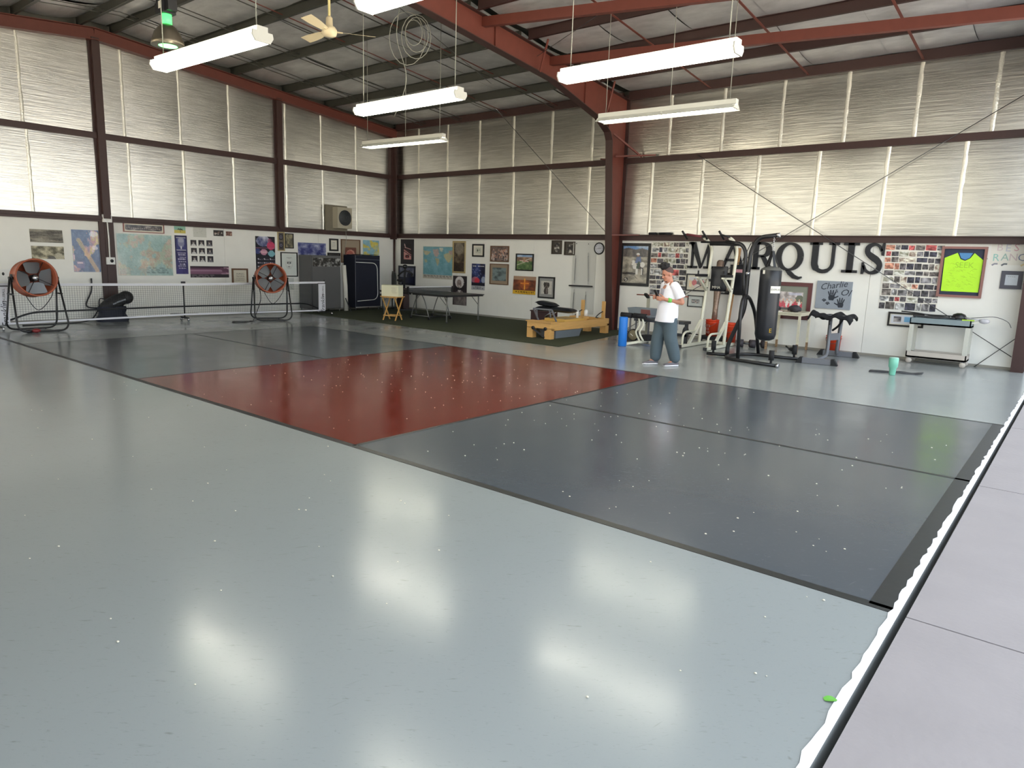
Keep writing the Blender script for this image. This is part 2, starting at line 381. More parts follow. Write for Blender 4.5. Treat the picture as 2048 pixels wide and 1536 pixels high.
for rows, v0, v1, sd in ((lo, Z1+0.05, Z2-0.05, 3), (hi, Z2+0.05, 5.83, 4)):
    us = [XL]+rows+[XR]
    for k in range(len(us)-1): foil_panel(PB_, us[k], us[k+1], v0, v1, 0.018, wb, sd*100+k)
    for u in us[1:-1]: seam(PB_, u, v0, v1, 0.09, wb)
for a, b in ((XL+0.2, -4.65), (-4.45, 4.2)):
    MB().bbox((a, YW-0.09, Z1-0.075), (b, YW, Z1+0.065)).bbox((a, YW-0.15, Z1+0.05), (b, YW, Z1+0.066)).obj('girt', DKBROWN, wb)
    MB().bbox((a, YW-0.1, Z2-0.075), (b, YW, Z2+0.065)).obj('girt', DKBROWN, wb)
    MB().bbox((a, YW-0.12, 5.80), (b, YW, 6.0)).obj('eave_strut', DKBROWN, wb)
MB().bbox((XL, YW-0.012, 0), (XR-0.3, YW, 0.05)).obj('base_trim', MATS['base_trim'], wb)
MB().bbox((XL, YW-0.3, Z1), (XL+0.16, YW, 5.55)).bbox((XL, YW-0.2, 2.3), (XL+0.3, YW-0.16, 5.55)).obj('corner_column', DKBROWN, wb)
MB().tube([(XL+0.06, YW-0.06, 2.35), (XL+0.06, YW-0.06, 0.3)], 0.035, 8).obj('corner_conduit', DKBROWN, wb)
CABLE = mat('steel_cable', S(96, 96, 96), 0.4, 0.6)
def cable(p, q, r=0.008): return MB().tube([p, q], r, 6).obj('brace_cable', CABLE, wb)
def wbo(x, y, o): p = hit(x, y, 1, YW-o); return tuple(p)
cable(wbo(1395, 310, 0.15), wbo(2023, 714, 0.12)); cable(wbo(2048, 190, 0.15), wbo(1246, 662, 0.12))
cable(wbo(860, 70, 0.3), wbo(1213, 466, 0.4), 0.007); cable(wbo(1946, 735, 0.05), wbo(2036, 674, 0.1))
for x0, z0 in ((WB(1340, 590)[0], 3.35),): pass
for px in (1840, 1752): pass

# near long wall and the header over the open end (both unseen and guessed, shaped to suit the light inside)
wn = structure('wall_near')
MB().bbox((-4.7, YN-0.15, 0), (XR-0.2, YN-0.05, Z1)).obj('wall_panel', WHITE_WALL, wn)
MB().bbox((-4.7, YN-0.15, Z1), (XR-0.2, YN-0.05, 6.1)).obj('insulation_panel', FOIL, wn)
MB().bbox((XL-0.1, YN-0.15, 2.9), (-4.7, YN-0.05, 6.1)).obj('insulation_panel', FOIL, wn)          # invented opening below this, added to let daylight into the far bay
wr = structure('wall_right')
MB().prism([(YN, 5.5), (YW, 5.5), (YW, zt(YW)+0.2), (YR, zt(YR)+0.2), (YN, zt(YN)+0.2)], 4.46, 4.52, Matrix(((0, 1, 0), (1, 0, 0), (0, 0, 1)))).obj('guessed_header_panel', FOIL, wr)  # unseen header, guessed; kept high so more daylight comes in under it

# ------------------------------------------------------------------ steel frames
SWAP = Matrix(((0, 1, 0), (1, 0, 0), (0, 0, 1)))          # prism: polygon in y-z, extruded along x
frame_poly_low = [(11.88, 0.0), (11.62, 2.35), (11.40, 4.75), (11.30, 4.93), (10.85, 5.18), (8.93, 5.65), (5.56, 5.99), (YR, 6.22)]
def steel_frame(xc, web=PRIMER):
    st = structure('beam_frame', (0, 0, 0))
    def side(mir):
        my = (lambda y: y) if not mir else (lambda y: 2*YR-y)
        col = [(12.13, 0), (12.13, 5.80), (11.25, zt(11.25)), (11.30, 4.93), (11.40, 4.75), (11.62, 2.35), (11.88, 0)]
        MB().prism([(my(a), b) for a, b in col], xc-0.01, xc+0.01, SWAP).obj('column_web', web, st)
        raf = [(12.13, 5.80), (YR, zt(YR)), (YR, 6.22), (5.56, 5.99), (8.93, 5.65), (10.85, 5.18), (11.30, 4.93), (11.25, 5.5)]
        MB().prism([(my(a), b) for a, b in raf], xc-0.0105, xc+0.0105, SWAP).obj('rafter_web', web, st)
        mb = MB()
        for (a, b), (c, d) in zip(frame_poly_low[:4], frame_poly_low[1:4]): mb.bar((xc, my(a), b), (xc, my(c), d), 0.2, 0.018)
        mb.obj('inner_flange', DKBROWN, st)
        mb = MB()
        for (a, b), (c, d) in zip(frame_poly_low[3:], frame_poly_low[4:]): mb.bar((xc, my(a), b), (xc, my(c), d), 0.2, 0.018)
        mb.obj('bottom_flange', DKBROWN, st)
        MB().bar((xc, my(12.14), 0), (xc, my(12.14), 5.8), 0.2, 0.018).bar((xc, my(12.14), 5.81), (xc, YR, zt(YR)), 0.2, 0.018).obj('outer_flange', DKBROWN, st)
        mb = MB()
        for (ya, za, yb, zb) in ((11.28, 4.95, 11.25, 5.88), (10.2, 5.35, 10.2, 6.0), (7.0, 5.86, 7.0, 6.3)): mb.bar((xc, my(ya), za), (xc, my(yb), zb), 0.1, 0.012)
        mb.obj('stiffener', web, st)
    side(False); side(True)
    return st
fr = steel_frame(-4.55)
mb = MB()
mb.bar((-4.46, 11.45, 4.9), (-4.0, 12.1, 4.4), 0.04); mb.bar((-4.46, 11.6, 4.38), (-3.6, 12.08, 4.42), 0.035); mb.bar((-4.64, 11.55, 4.30), (-5.2, 12.08, 4.42), 0.035)
mb.bar((-4.46, 11.0, 5.12), (-4.1, 10.8, 5.95), 0.035); mb.bar((-4.46, 11.62, 2.46), (-3.9, 12.06, 2.48), 0.03)
mb.bar((-4.46, 8.4, 5.7), (-4.05, 8.1, 6.2), 0.035)
mb.obj('flange_brace', PRIMER, fr)
steel_frame(4.3, DKBROWN)

# ------------------------------------------------------------------ roof: purlins, insulation, struts
ce = structure('ceiling')
pur = [12.10, 10.72, 9.42, 7.96, 6.42, 4.85, 3.42, 2.72, 1.45, 0.0, -1.5, -3.0, -4.5, -6.1]
def zr(y): return zt(y)+0.2
bays = ((XL+0.02, -4.65, GREYST), (-4.45, 4.42, DKBROWN))
for x0, x1, pm in bays:
    for y in pur[1:-1]:
        s = 1 if y > YR else -1
        mb = MB().bbox((x0, y-0.008, zt(y)), (x1, y+0.008, zr(y)-0.005)).bbox((x0, y-0.035, zt(y)), (x1, y+0.035, zt(y)+0.012)).bbox((x0, y-0.07*(s > 0), zr(y)-0.02), (x1, y+0.07*(s < 0)+0.004, zr(y)-0.006))
        mb.obj('purlin', pm, ce)
MB().bbox((XL-0.3, YW, 5.9), (XR, YW+0.3, 5.95)).obj('eave_trim', DKBROWN, ce)
for x0, x1, pm in bays:
    nseg = 6; xs = [x0+(x1-x0)*i/nseg for i in range(nseg+1)]
    for ya, yb in zip(pur, pur[1:]):
        for i in range(nseg):
            rr = random.Random(int(ya*100)+i); sg = rr.uniform(0.03, 0.075)
            def fn(s, t, xa=xs[i], xb=xs[i+1], ya=ya, yb=yb, sg=sg):
                yy = ya+(yb-ya)*t; za = zr(ya)+(zr(yb)-zr(ya))*t if not (ya > YR > yb) else zr(yy)
                return (xa+(xb-xa)*s, yy, za-0.004-sg*math.sin(PI*t)**0.7-0.012*math.sin(PI*s))
            MB().grid(6, 8, fn).obj('insulation_panel', ROOFFOIL, ce)
for y0, y1 in ((YN-0.3, YR), (YR, YW+0.3)):
    MB().bar((0.5*(XL+XR), y0, zr(y0)+0.05), (0.5*(XL+XR), y1, zr(y1)+0.05), XR-XL+0.6, 0.03).obj('roof_deck', GREYST, ce)
def rod(p, q, m=PRIMER, t=0.03): return MB().bar(p, q, t, 0.012).obj('sag_rod', m, ce)
for x, m in ((-11.9, GREYST), (-10.3, GREYST), (-8.55, PRIMER), (-6.75, PRIMER), (-2.3, PRIMER), (-0.1, PRIMER), (2.05, PRIMER)):
    if x < -4.5:
        for dx in (-0.06, 0.07):
            for (a, b), o in (((12.1, YR), 1), ((YR, YN), 1)): rod((x+dx, a, zt(a)+0.05+dx*0.3), (x+dx, b, zt(b)+0.05+dx*0.3), m if dx > 0 else GREYST)
    else: rod((x, 12.1, zt(12.1)-0.0), (x, YR, zt(YR)-0.0), m, 0.045)
for y, za, zb in ((6.68, 6.24, 5.42), (8.88, 6.02, 5.46)):
    mb = MB().bar((-4.54, y, za), (4.29, y, zb), 0.11, 0.17); mb.obj('strut_beam', PRIMER, ce)
MB().tube([tuple(hit(795, 12, 2, 6.3)), (-6.9, 9.6, 6.0)], 0.007, 6).obj('brace_cable', CABLE, ce)
MB().tube([(-4.4, 8.2, 5.95), (4.2, 4.0, 6.45)], 0.006, 6).obj('brace_cable', CABLE, ce)

# ------------------------------------------------------------------ lamps hanging from the roof
LENS = mat('lit_lens', (1, 0.98, 0.86), 0.4, emit=(1.0, 0.965, 0.80, LAMP))
TUBE = mat('lit_tube', (1, 0.98, 0.9), 0.4, emit=(1.0, 0.97, 0.82, LAMP*1.4))
LAMPBODY = mat('lamp_white_enamel', S(205, 205, 196), 0.4)
WIRE = mat('hanger_wire', S(150, 150, 140), 0.5, 0.4)
def hangers(t, zt_, xs, y, loc):
    for x in xs: MB().tube([(x, 0, zt_), (x, 0, zr(loc[1])-loc[2])], 0.0065, 6).obj('hanger', WIRE, t)
def wrap_lamp(loc, rz, label):
    t = thing('ceiling_lamp', label, 'lamp', loc, rz, 'hanging fluorescent lamps')
    MB().bbox((-1.22, -0.07, 0.03), (1.22, 0.07, 0.11)).obj('housing', LAMPBODY, t)
    prof = [(-0.12, 0.05), (-0.13, 0.0), (-0.09, -0.06), (0.09, -0.06), (0.13, 0.0), (0.12, 0.05)]
    MB().prism(prof, -1.2, 1.2, SWAP).obj('lens', LENS, t)
    for x in (-1.225, 1.205): MB().prism([(a*1.06, b*1.06) for a, b in prof], x, x+0.02, SWAP).obj('end_cap', LAMPBODY, t)
    hangers(t, 0.11, (-1.1, 1.1), 0, loc)
    return t
def strip_lamp(loc, rz, label):
    t = thing('strip_lamp', label, 'lamp', loc, rz, 'hanging strip lamps')
    MB().bbox((-1.22, -0.055, 0.03), (1.22, 0.055, 0.10)).obj('housing', LAMPBODY, t)
    MB().prism([(-0.15, -0.045), (-0.055, 0.03), (0.055, 0.03), (0.15, -0.045), (0.145, -0.05), (0.05, 0.022), (-0.05, 0.022), (-0.145, -0.05)], -1.22, 1.22, SWAP).obj('reflector', LAMPBODY, t)
    for y in (-0.06, 0.06):
        for a, b in ((-1.18, -0.02), (0.02, 1.18)): MB().tube([(a, y, -0.02), (b, y, -0.02)], 0.019, 8).obj('tube', TUBE, t)
    for x in (-1.2, 0, 1.2): MB().box((x, 0, -0.015), (0.03, 0.2, 0.05)).obj('tube_holder', LAMPBODY, t)
    hangers(t, 0.10, (-1.1, 0.1, 1.1), 0, loc)
    return t
LZ = 4.2
def mid(x0, y0, x1, y1): a, b = G(x0, y0, LZ), G(x1, y1, LZ); return (a+b)/2, math.atan2(b[1]-a[1], b[0]-a[0])
for k, (px, lab) in enumerate((((322, 132, 522, 74), 'white box lamp hanging beside the green lamp'), ((718, 224, 922, 189), 'white box lamp hanging before the corner, above a strip lamp'),
                ((1124, 157, 1480, 97), 'longest looking white box lamp, in front of the red beams'))):
    p, a = mid(*px); wrap_lamp((p[0], p[1], LZ), a, lab)
p = G(728, 11, LZ); wrap_lamp((p[0]+1.22, p[1]+0.02, LZ), 0.01, 'white box lamp cut off by the top of the picture')
for px, lab in (((727, 293, 888, 280), 'white strip lamp with bare tubes before the far corner'), ((1197, 242, 1475, 215), 'white strip lamp with bare tubes before the steel column')):
    p, a = mid(*px); a_ = a*0.55; strip_lamp((p[0], p[1], LZ+0.02), a_, lab)

# green high bay lamp
gp = (-5.03, 0.82, 4.5)
t = thing('high_bay_lamp', 'bell shaped industrial lamp glowing green under the roof', 'lamp', gp)
GREENL = mat('green_lens', (0.1, 0.6, 0.12), 0.4, emit=(0.10, 1.0, 0.16, 2.6))
MB().lathe([(0.205, 0.0), (0.215, 0.0), (0.205, 0.06), (0.17, 0.16), (0.11, 0.24), (0.07, 0.27), (0.06, 0.27), (0.10, 0.23), (0.16, 0.15), (0.195, 0.05)], n=28).obj('reflector_shade', mat('aged_aluminium', S(120, 112, 98), 0.35, 0.8), t)
MB().lathe([(0.0, 0.012), (0.2, 0.012), (0.2, 0.004), (0.0, -0.006)], n=28).obj('lens', GREENL, t)
MB().cyl((0, 0, 0.27), (0, 0, 0.4), 0.065, 16).obj('collar', mat('green_glow_collar', (0.05, 0.3, 0.06), 0.4, emit=(0.1, 1, 0.2, 0.5)), t)
MB().bbox((-0.09, -0.09, 0.4), (0.09, 0.09, 0.64)).bbox((-0.2, -0.06, 0.44), (-0.09, 0.06, 0.56)).bbox((0.09, -0.06, 0.42), (0.19, 0.06, 0.56)).obj('ballast_box', BLACK, t)
MB().bbox((-0.03, -0.092, 0.46), (0.06, -0.089, 0.55)).obj('rating_label', PAPER, t)
MB().tube([(0, 0, 0.64), (0, 0, 0.76)], 0.02, 8).bbox((-0.09, -0.05, 0.74), (0.09, 0.05, 0.80)).obj('hook', BLACK, t)
MB().tube([(0, 0, 0.8), (0, 0, zr(0.82)-4.5)], 0.012, 6).obj('hanger', BLACK, t)

# ceiling fan, at rest
fp = G(659, 70, 5.08)
t = thing('ceiling_fan', 'cream three-bladed ceiling fan on a long rod', 'fan', (fp[0], fp[1], 5.08))
FANC = mat('cream_fan', S(222, 206, 170), 0.4)
MB().lathe([(0.02, -0.02), (0.10, -0.01), (0.115, 0.03), (0.115, 0.07), (0.09, 0.11), (0.055, 0.13), (0.05, 0.24), (0.02, 0.27)], n=24).obj('motor_housing', FANC, t)
MB().cyl((0, 0, 0.26), (0, 0, zr(fp[1])-5.08), 0.02, 10).obj('downrod', mat('ivory_rod', S(214, 200, 140), 0.4), t)
for a in (math.radians(-64), math.radians(56), math.radians(176)):
    mb = MB(); ca, sa = math.cos(a), math.sin(a)
    def fn(s, q, ca=ca, sa=sa):
        r_ = 0.13+0.57*s; wd = 0.05+0.035*math.sin(min(1, s*1.4)*PI*0.5); v = (q-0.5)*2*wd
        return (r_*ca-v*sa, r_*sa+v*ca, 0.05+0.25*v)
    mb.grid(8, 3, fn); mb.bar((0.09*ca, 0.09*sa, 0.05), (0.2*ca, 0.2*sa, 0.05), 0.04, 0.012)
    mb.obj('blade', FANC, t)
# hank of cable under the rafter
cp = hit(822, 40, 2, 6.0)
mb = MB(); r5 = random.Random(5)
for k in range(4):
    c = cp+np.array([r5.uniform(-0.1, 0.1), r5.uniform(-0.1, 0.1), -0.12]); R_ = 0.22+0.08*k
    mb.tube([(c[0]+R_*0.5*math.cos(q*PI/8), c[1]+R_*0.5*math.cos(q*PI/8), c[2]+R_*math.sin(q*PI/8)-R_*0.4) for q in range(16)], 0.007, 5, True)
mb.tube(smoothpath([tuple(cp+np.array([-0.3, 0, 0.3])), tuple(cp+np.array([-0.5, 0.1, -0.2])), tuple(cp+np.array([-0.45, 0.3, -0.9])), tuple(cp+np.array([-0.8, 0.3, -1.55]))], 5), 0.008, 5)
o = mb.obj('cable_hank', WIRE); tag(o, 'loose hank of pale cable hanging beside the red rafter', 'cable')

# ------------------------------------------------------------------ flat prints: small painted colour grids
def vnoise(h, w, sx, sy, seed, oct=4):
    r = np.random.RandomState(seed); out = np.zeros((h, w)); amp = 1; tot = 0
    for k in range(oct):
        gx, gy = max(2, int(sx*2**k)+2), max(2, int(sy*2**k)+2); g = r.rand(gy, gx)
        X = np.linspace(0, gx-1.001, w); Y = np.linspace(0, gy-1.001, h); x0 = X.astype(int); y0 = Y.astype(int); fx = X-x0; fy = (Y-y0)[:, None]
        a = g[np.ix_(y0, x0)]; b = g[np.ix_(y0, x0+1)]; c = g[np.ix_(y0+1, x0)]; d = g[np.ix_(y0+1, x0+1)]
        out += amp*((a*(1-fx)+b*fx)*(1-fy)+(c*(1-fx)+d*fx)*fy); tot += amp; amp *= 0.55
    return out/tot
class CV:                                                  # a little canvas; coordinates 0..1, y downwards
    def __init__(s, w, h, bg=(255, 255, 255)):
        s.w, s.h = w, h; s.a = np.empty((h, w, 3)); s.a[:] = bg
        s.X, s.Y = np.meshgrid((np.arange(w)+0.5)/w, (np.arange(h)+0.5)/h)
    def m(s, k, c, al=1.0):
        k = np.asarray(k, float)[..., None]*al; s.a = s.a*(1-k)+np.array(c, float)*k; return s
    def rect(s, x0, y0, x1, y1, c, al=1.0): return s.m((s.X >= x0) & (s.X < x1) & (s.Y >= y0) & (s.Y < y1), c, al)
    def ell(s, x, y, rx, ry, c, al=1.0): return s.m(((s.X-x)/rx)**2+((s.Y-y)/ry)**2 < 1, c, al)
    def line(s, x0, y0, x1, y1, wd, c, al=1.0):
        dx, dy = (x1-x0)*s.w, (y1-y0)*s.h; L = dx*dx+dy*dy+1e-9; px, py = (s.X-x0)*s.w, (s.Y-y0)*s.h
        t = np.clip((px*dx+py*dy)/L, 0, 1); return s.m(np.hypot(px-t*dx, py-t*dy) < wd*s.w/2, c, al)
    def poly(s, P, c, al=1.0):
        k = np.zeros((s.h, s.w), bool); n = len(P)
        for i in range(n):
            (x0, y0), (x1, y1) = P[i], P[(i+1) % n]
            if y0 != y1: k ^= ((y0 > s.Y) != (y1 > s.Y)) & (s.X < (x1-x0)*(s.Y-y0)/(y1-y0)+x0)
        return s.m(k, c, al)
    def noise(s, sx, sy, seed, c0, c1, lo=0.3, hi=0.7, mask=None, al=1.0):
        n = np.clip((vnoise(s.h, s.w, sx, sy, seed)-lo)/(hi-lo), 0, 1)[..., None]; c = np.array(c0)*(1-n)+np.array(c1)*n
        k = np.ones((s.h, s.w)) if mask is None else np.asarray(mask, float); k = k[..., None]*al; s.a = s.a*(1-k)+c*k; return s
    def n(s, sx, sy, seed): return vnoise(s.h, s.w, sx, sy, seed)
    def speck(s, sd, amt):
        r = np.random.RandomState(sd); s.a = np.clip(s.a+r.randn(s.h, s.w, 1)*amt, 0, 255); return s
    def rows(s, x0, x1, ys, th, c, seed=0, al=1.0, gap=0.3):   # lines of small unreadable print
        r = np.random.RandomState(seed)
        for y in ys:
            x = x0
            while x < x1:
                L = r.uniform(0.04, 0.12); s.rect(x, y, min(x+L, x1), y+th, c, al); x += L+0.03+gap*0.05*r.rand()
        return s
SL = np.vectorize(lin)
def print_mesh(name, cv, W, H, m, parent=None, depth=0.004, y=0.0, curl=0.0, border=None):
    """sheet in the x-z plane facing -y, its back at y, colours from the canvas"""
    h, w = cv.h, cv.w; col = np.ones((h+0, w+0, 4)); a = np.clip(cv.a, 0, 255)/255
    col[..., :3] = np.where(a <= 0.04045, a/12.92, ((a+0.055)/1.055)**2.4)
    vs = []
    for j in range(h):
        for i in range(w):
            u, v = i/(w-1), j/(h-1); vs.append(((u-0.5)*W, y-depth-curl*(abs(2*u-1)**4)*(v**3), (0.5-v)*H))
    fs = [(j*w+i, (j+1)*w+i, (j+1)*w+i+1, j*w+i+1) for j in range(h-1) for i in range(w-1)]
    nv = len(vs); vs += [(-W/2, y, -H/2), (W/2, y, -H/2), (W/2, y, H/2), (-W/2, y, H/2)]
    bl, br, tr, tl = (h-1)*w, h*w-1, w-1, 0
    fs += [(bl, nv, nv+1, br), (br, nv+1, nv+2, tr), (tr, nv+2, nv+3, tl), (tl, nv+3, nv, bl), (nv, nv+3, nv+2, nv+1)]
    me = bpy.data.meshes.new(name); me.from_pydata(vs, [], fs); me.materials.append(m)
    at = me.color_attributes.new('Col', 'FLOAT_COLOR', 'POINT')
    cc = np.ones((nv+4, 4)); cc[:nv] = col.reshape(-1, 4); cc[nv:] = (0.6, 0.58, 0.52, 1); at.data.foreach_set('color', cc.ravel())
    o = bpy.data.objects.new(name, me); COL.objects.link(o); o.parent = parent; return o
def frame_mb(W, H, bw, d, y0=0.0):
    mb = MB(); o = (W/2, H/2); i = (W/2-bw, H/2-bw)
    q = [(-1, -1), (1, -1), (1, 1), (-1, 1)]
    for k in range(4):
        a, b = q[k], q[(k+1) % 4]
        P = [(a[0]*o[0], a[1]*o[1]), (b[0]*o[0], b[1]*o[1]), (b[0]*i[0], b[1]*i[1]), (a[0]*i[0], a[1]*i[1])]
        mb.prism(P, y0-d, y0)
    return mb
def place(wall, tl, br, off=0.0):
    """centre, size and rotation of a wall item from two opposite corners in the photograph"""
    f, ax = (WB, 0) if wall == 'B' else (WL, 1)
    a, b = f(*tl), f(*br); W = abs(b[ax]-a[ax]); H = abs(a[2]-b[2]); c = (a+b)/2
    if wall == 'B': c[1] = YW-off
    else: c[0] = XL+off
    return c, W, H, (0.0 if wall == 'B' else PI/2)
def poster(wall, tl, br, cv, name, label, cat='poster', m=None, curl=0.0, off=0.002, group=None):
    c, W, H, rz = place(wall, tl, br, off)
    o = print_mesh(name, cv, W, H, m or MATTE, None, 0.004, 0.0, curl)
    o.location = c; o.rotation_euler = (0, 0, rz); return tag(o, label, cat, group)
def framed(wall, tl, br, cv, name, label, fm, bw=0.03, mount=0.0, mcol=None, d=0.03, cat='picture', off=0.002, tilt=0.0, m=None, group=None):
    c, W, H, rz = place(wall, tl, br, off); t = thing(name, label, cat, c, rz, group)
    if tilt: t.rotation_euler = (tilt, 0, rz)
    frame_mb(W, H, bw, d).obj('frame', fm, t)
    MB().bbox((-W/2+bw*0.5, -0.006, -H/2+bw*0.5), (W/2-bw*0.5, 0, H/2-bw*0.5)).obj('backing', mcol or BLACK, t)
    iw, ih = W-2*bw, H-2*bw
    if mount:
        mm = mount if isinstance(mount, (list, tuple)) else (mount, mount)
        MB().bbox((-iw/2, -0.010, -ih/2), (iw/2, -0.006, ih/2)).obj('mount', mcol, t)
        print_mesh('picture', cv, iw-2*mm[0], ih-2*mm[1], m or GLAZED, t, 0.003, -0.010)
    else: print_mesh('picture', cv, iw, ih, m or GLAZED, t, 0.004, -0.006)
    return t

# ------------------------------------------------------------------ pictures on the gable wall
FR_BLACK = mat('black_frame', S(26, 24, 24), 0.4)
FR_BROWN = mat('brown_frame', S(104, 74, 52), 0.5, var=0.1)
FR_GOLD = mat('pale_gold_frame', S(178, 160, 118), 0.4, 0.2)
FR_MAROON = mat('maroon_frame', S(92, 44, 46), 0.4)
FR_GREY = mat('grey_frame', S(84, 84, 94), 0.5)
MT_CREAM = mat('cream_mount', S(222, 218, 202), 0.7)
MT_GREY = mat('grey_mount', S(150, 150, 148), 0.7)
MT_TAN = mat('tan_mount', S(150, 132, 112), 0.7)
MT_GREEN = mat('sage_mount', S(136, 140, 128), 0.7)

def cv_strata(): 
    c = CV(44, 20, (120, 116, 102)); c.noise(2, 7, 3, (78, 74, 68), (160, 154, 138)); c.rect(0, 0, 1, 0.12, (150, 146, 130), .6); return c.speck(1, 8)
def cv_craters():
    c = CV(44, 20, (170, 164, 140)); c.noise(6, 4, 5, (96, 92, 74), (196, 188, 160), .35, .65); c.ell(.82, .8, .13, .3, (186, 180, 156)); c.ell(.6, .95, .12, .2, (100, 96, 90)); return c.speck(2, 8)
def cv_map(w, h, sea, lands, seed, th=.52, border=None, sx=3, sy=2):
    c = CV(w, h, sea); n = c.n(sx, sy, seed); hue = c.n(7, 5, seed+1)
    for k, l in enumerate(lands): c.m((n > th) & (hue > k/len(lands)*0.5+0.25), l)
    c.noise(9, 7, seed+2, (255, 255, 255), (90, 90, 90), al=.12)
    if border: c.rect(0, 0, 1, .025, border).rect(0, .975, 1, 1, border).rect(0, 0, .02, 1, border).rect(.98, 0, 1, 1, border)
    return c
def cv_bluemap():
    c = cv_map(40, 54, (64, 92, 136), [(150, 128, 150), (196, 150, 150), (206, 186, 130), (210, 180, 190)], 11, .56, (90, 108, 150), 3, 3)
    c.line(.25, .25, .85, .95, .14, (204, 168, 132), .75); c.line(.25, .25, .4, .45, .1, (150, 150, 120), .6); c.rect(.12, .74, .4, .9, (120, 116, 160), .8); c.rect(.16, .76, .36, .8, (226, 200, 206), .8)
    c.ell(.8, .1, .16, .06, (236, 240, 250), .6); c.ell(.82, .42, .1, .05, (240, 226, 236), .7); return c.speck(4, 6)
def cv_bigmap():
    c = cv_map(60, 44, (150, 182, 178), [(196, 160, 132), (188, 190, 160), (206, 170, 150)], 21, .5, (196, 204, 190), 4, 3)
    c.rect(.04, .82, .96, .96, (150, 170, 172), .5); c.rows(.5, .9, [.8, .84, .88, .92], .02, (90, 110, 110), 3)
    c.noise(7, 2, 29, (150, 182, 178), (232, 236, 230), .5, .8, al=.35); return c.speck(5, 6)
def cv_world():
    c = CV(56, 62, (112, 170, 184)); d = 0.83
    for P, col in (([(.02, .16), (.28, .2), (.2, .3), (.12, .34), (.06, .3)], (206, 186, 140)), ([(.34, .12), (.52, .1), (.55, .28), (.48, .4), (.4, .36), (.36, .26)], (196, 160, 150)),
                   ([(.42, .42), (.54, .46), (.56, .56), (.5, .74), (.46, .6)], (190, 176, 128)), ([(.55, .06), (.68, .05), (.66, .2), (.58, .18)], (226, 222, 196)),
                   ([(.7, .3), (.9, .2), (.98, .34), (.94, .48), (.86, .6), (.78, .5), (.72, .4)], (196, 182, 128)), ([(.86, .16), (.99, .14), (.99, .3), (.88, .28)], (186, 150, 140)),
                   ([(.04, .5), (.14, .48), (.16, .58), (.08, .62)], (176, 176, 130))): c.poly([(x, y*d) for x, y in P], col, .85)
    c.noise(8, 8, 33, (255, 255, 255), (80, 90, 90), al=.14); c.rect(0, .87, 1, 1, (196, 190, 176)); c.rows(.04, .96, [.885, .91, .935, .96], .012, (130, 124, 120), 2)
    c.rect(0, 0, 1, .02, (210, 204, 180)).rect(0, 0, .02, 1, (210, 204, 180)).rect(.98, 0, 1, 1, (210, 204, 180)); return c.speck(6, 5)
def cv_bwrow(w=60, h=18, seed=2):
    c = CV(w, h, (46, 40, 44)); c.noise(8, 3, seed, (30, 26, 30), (190, 180, 172), .4, .72); r = np.random.RandomState(seed)
    for k in range(16): c.ell(.05+.058*k, .55+.1*r.rand(), .022, .12, (176, 160, 150), .7)
    return c.speck(seed, 8)
def cv_palm():
    c = CV(26, 22, (136, 186, 176)); c.rect(0, .6, 1, 1, (206, 190, 96)); c.noise(3, 2, 8, (136, 186, 176), (186, 206, 150), al=.4, mask=c.Y < .6)
    c.line(.55, .85, .5, .5, .04, (40, 44, 30))
    for a in (-2.8, -2.2, -1.2, -.5, 0.1): c.line(.5, .5, .5+.24*math.cos(a), .5+.22*math.sin(a)+.06, .06, (34, 50, 32))
    return c
def cv_banner():
    c = CV(24, 54, (40, 38, 84)); c.noise(3, 6, 9, (30, 28, 70), (60, 56, 110)); c.rect(.12, .06, .86, .38, (62, 66, 120)); c.ell(.5, .2, .24, .11, (150, 152, 176), .8); c.ell(.5, .13, .26, .06, (180, 180, 196), .7)
    c.rect(.46, .28, .54, .36, (226, 226, 230)); c.rect(.12, .06, .86, .07, (190, 190, 200)); c.rect(.12, .37, .86, .38, (190, 190, 200))
    for k, y in enumerate((.45, .49, .55, .6, .66, .73, .77, .83)): c.rows(.22+.05*(k % 3), .85-.04*(k % 2), [y], .022, (196, 190, 214), k)
    c.noise(5, 8, 13, (60, 50, 120), (150, 130, 190), .6, .9, c.Y > .85, .6); return c
def cv_bust(seed):
    r = np.random.RandomState(seed); c = CV(14, 14, (40, 36, 44)); c.ell(.5, 1.02, .4, .4, (206, 204, 200) if seed % 3 else (120, 118, 122)); c.ell(.5, .42, .16, .22, (176, 166, 158)); c.ell(.5, .28, .18+.05*r.rand(), .12, (70, 60, 60)); return c.speck(seed, 10)
def cv_crowd(w, h, seed, bg, cols, n=24, y0=.35, y1=.85):
    c = CV(w, h, bg); c.noise(6, 4, seed, tuple(v*.7 for v in bg), tuple(min(255, v*1.25) for v in bg)); r = np.random.RandomState(seed)
    for k in range(n):
        x, y = r.uniform(.05, .95), y0+(y1-y0)*(k/n); col = cols[r.randint(len(cols))]
        c.ell(x, y+.11, .05, .12, col, .9); c.ell(x, y, .026, .05, (196, 150, 126), .9)
    return c.speck(seed, 8)
def cv_limo():
    c = CV(48, 16, (186, 150, 166)); c.rect(0, 0, 1, .1, (44, 30, 40)); c.rect(0, .68, 1, 1, (50, 44, 50)); c.poly([(0, .14), (.76, .1), (1, .3), (1, .55), (.75, .68), (0, .66)], (128, 88, 112)); c.poly([(0, .12), (.76, .08), (1, .26), (.8, .22), (0, .22)], (70, 40, 60))
    c.line(0, .42, .95, .4, .02, (176, 140, 160)); c.poly([(.76, .1), (1, .3), (1, .55), (.82, .5)], (98, 62, 84)); c.rows(.05, .6, [.78, .86], .05, (120, 112, 116), 4); return c
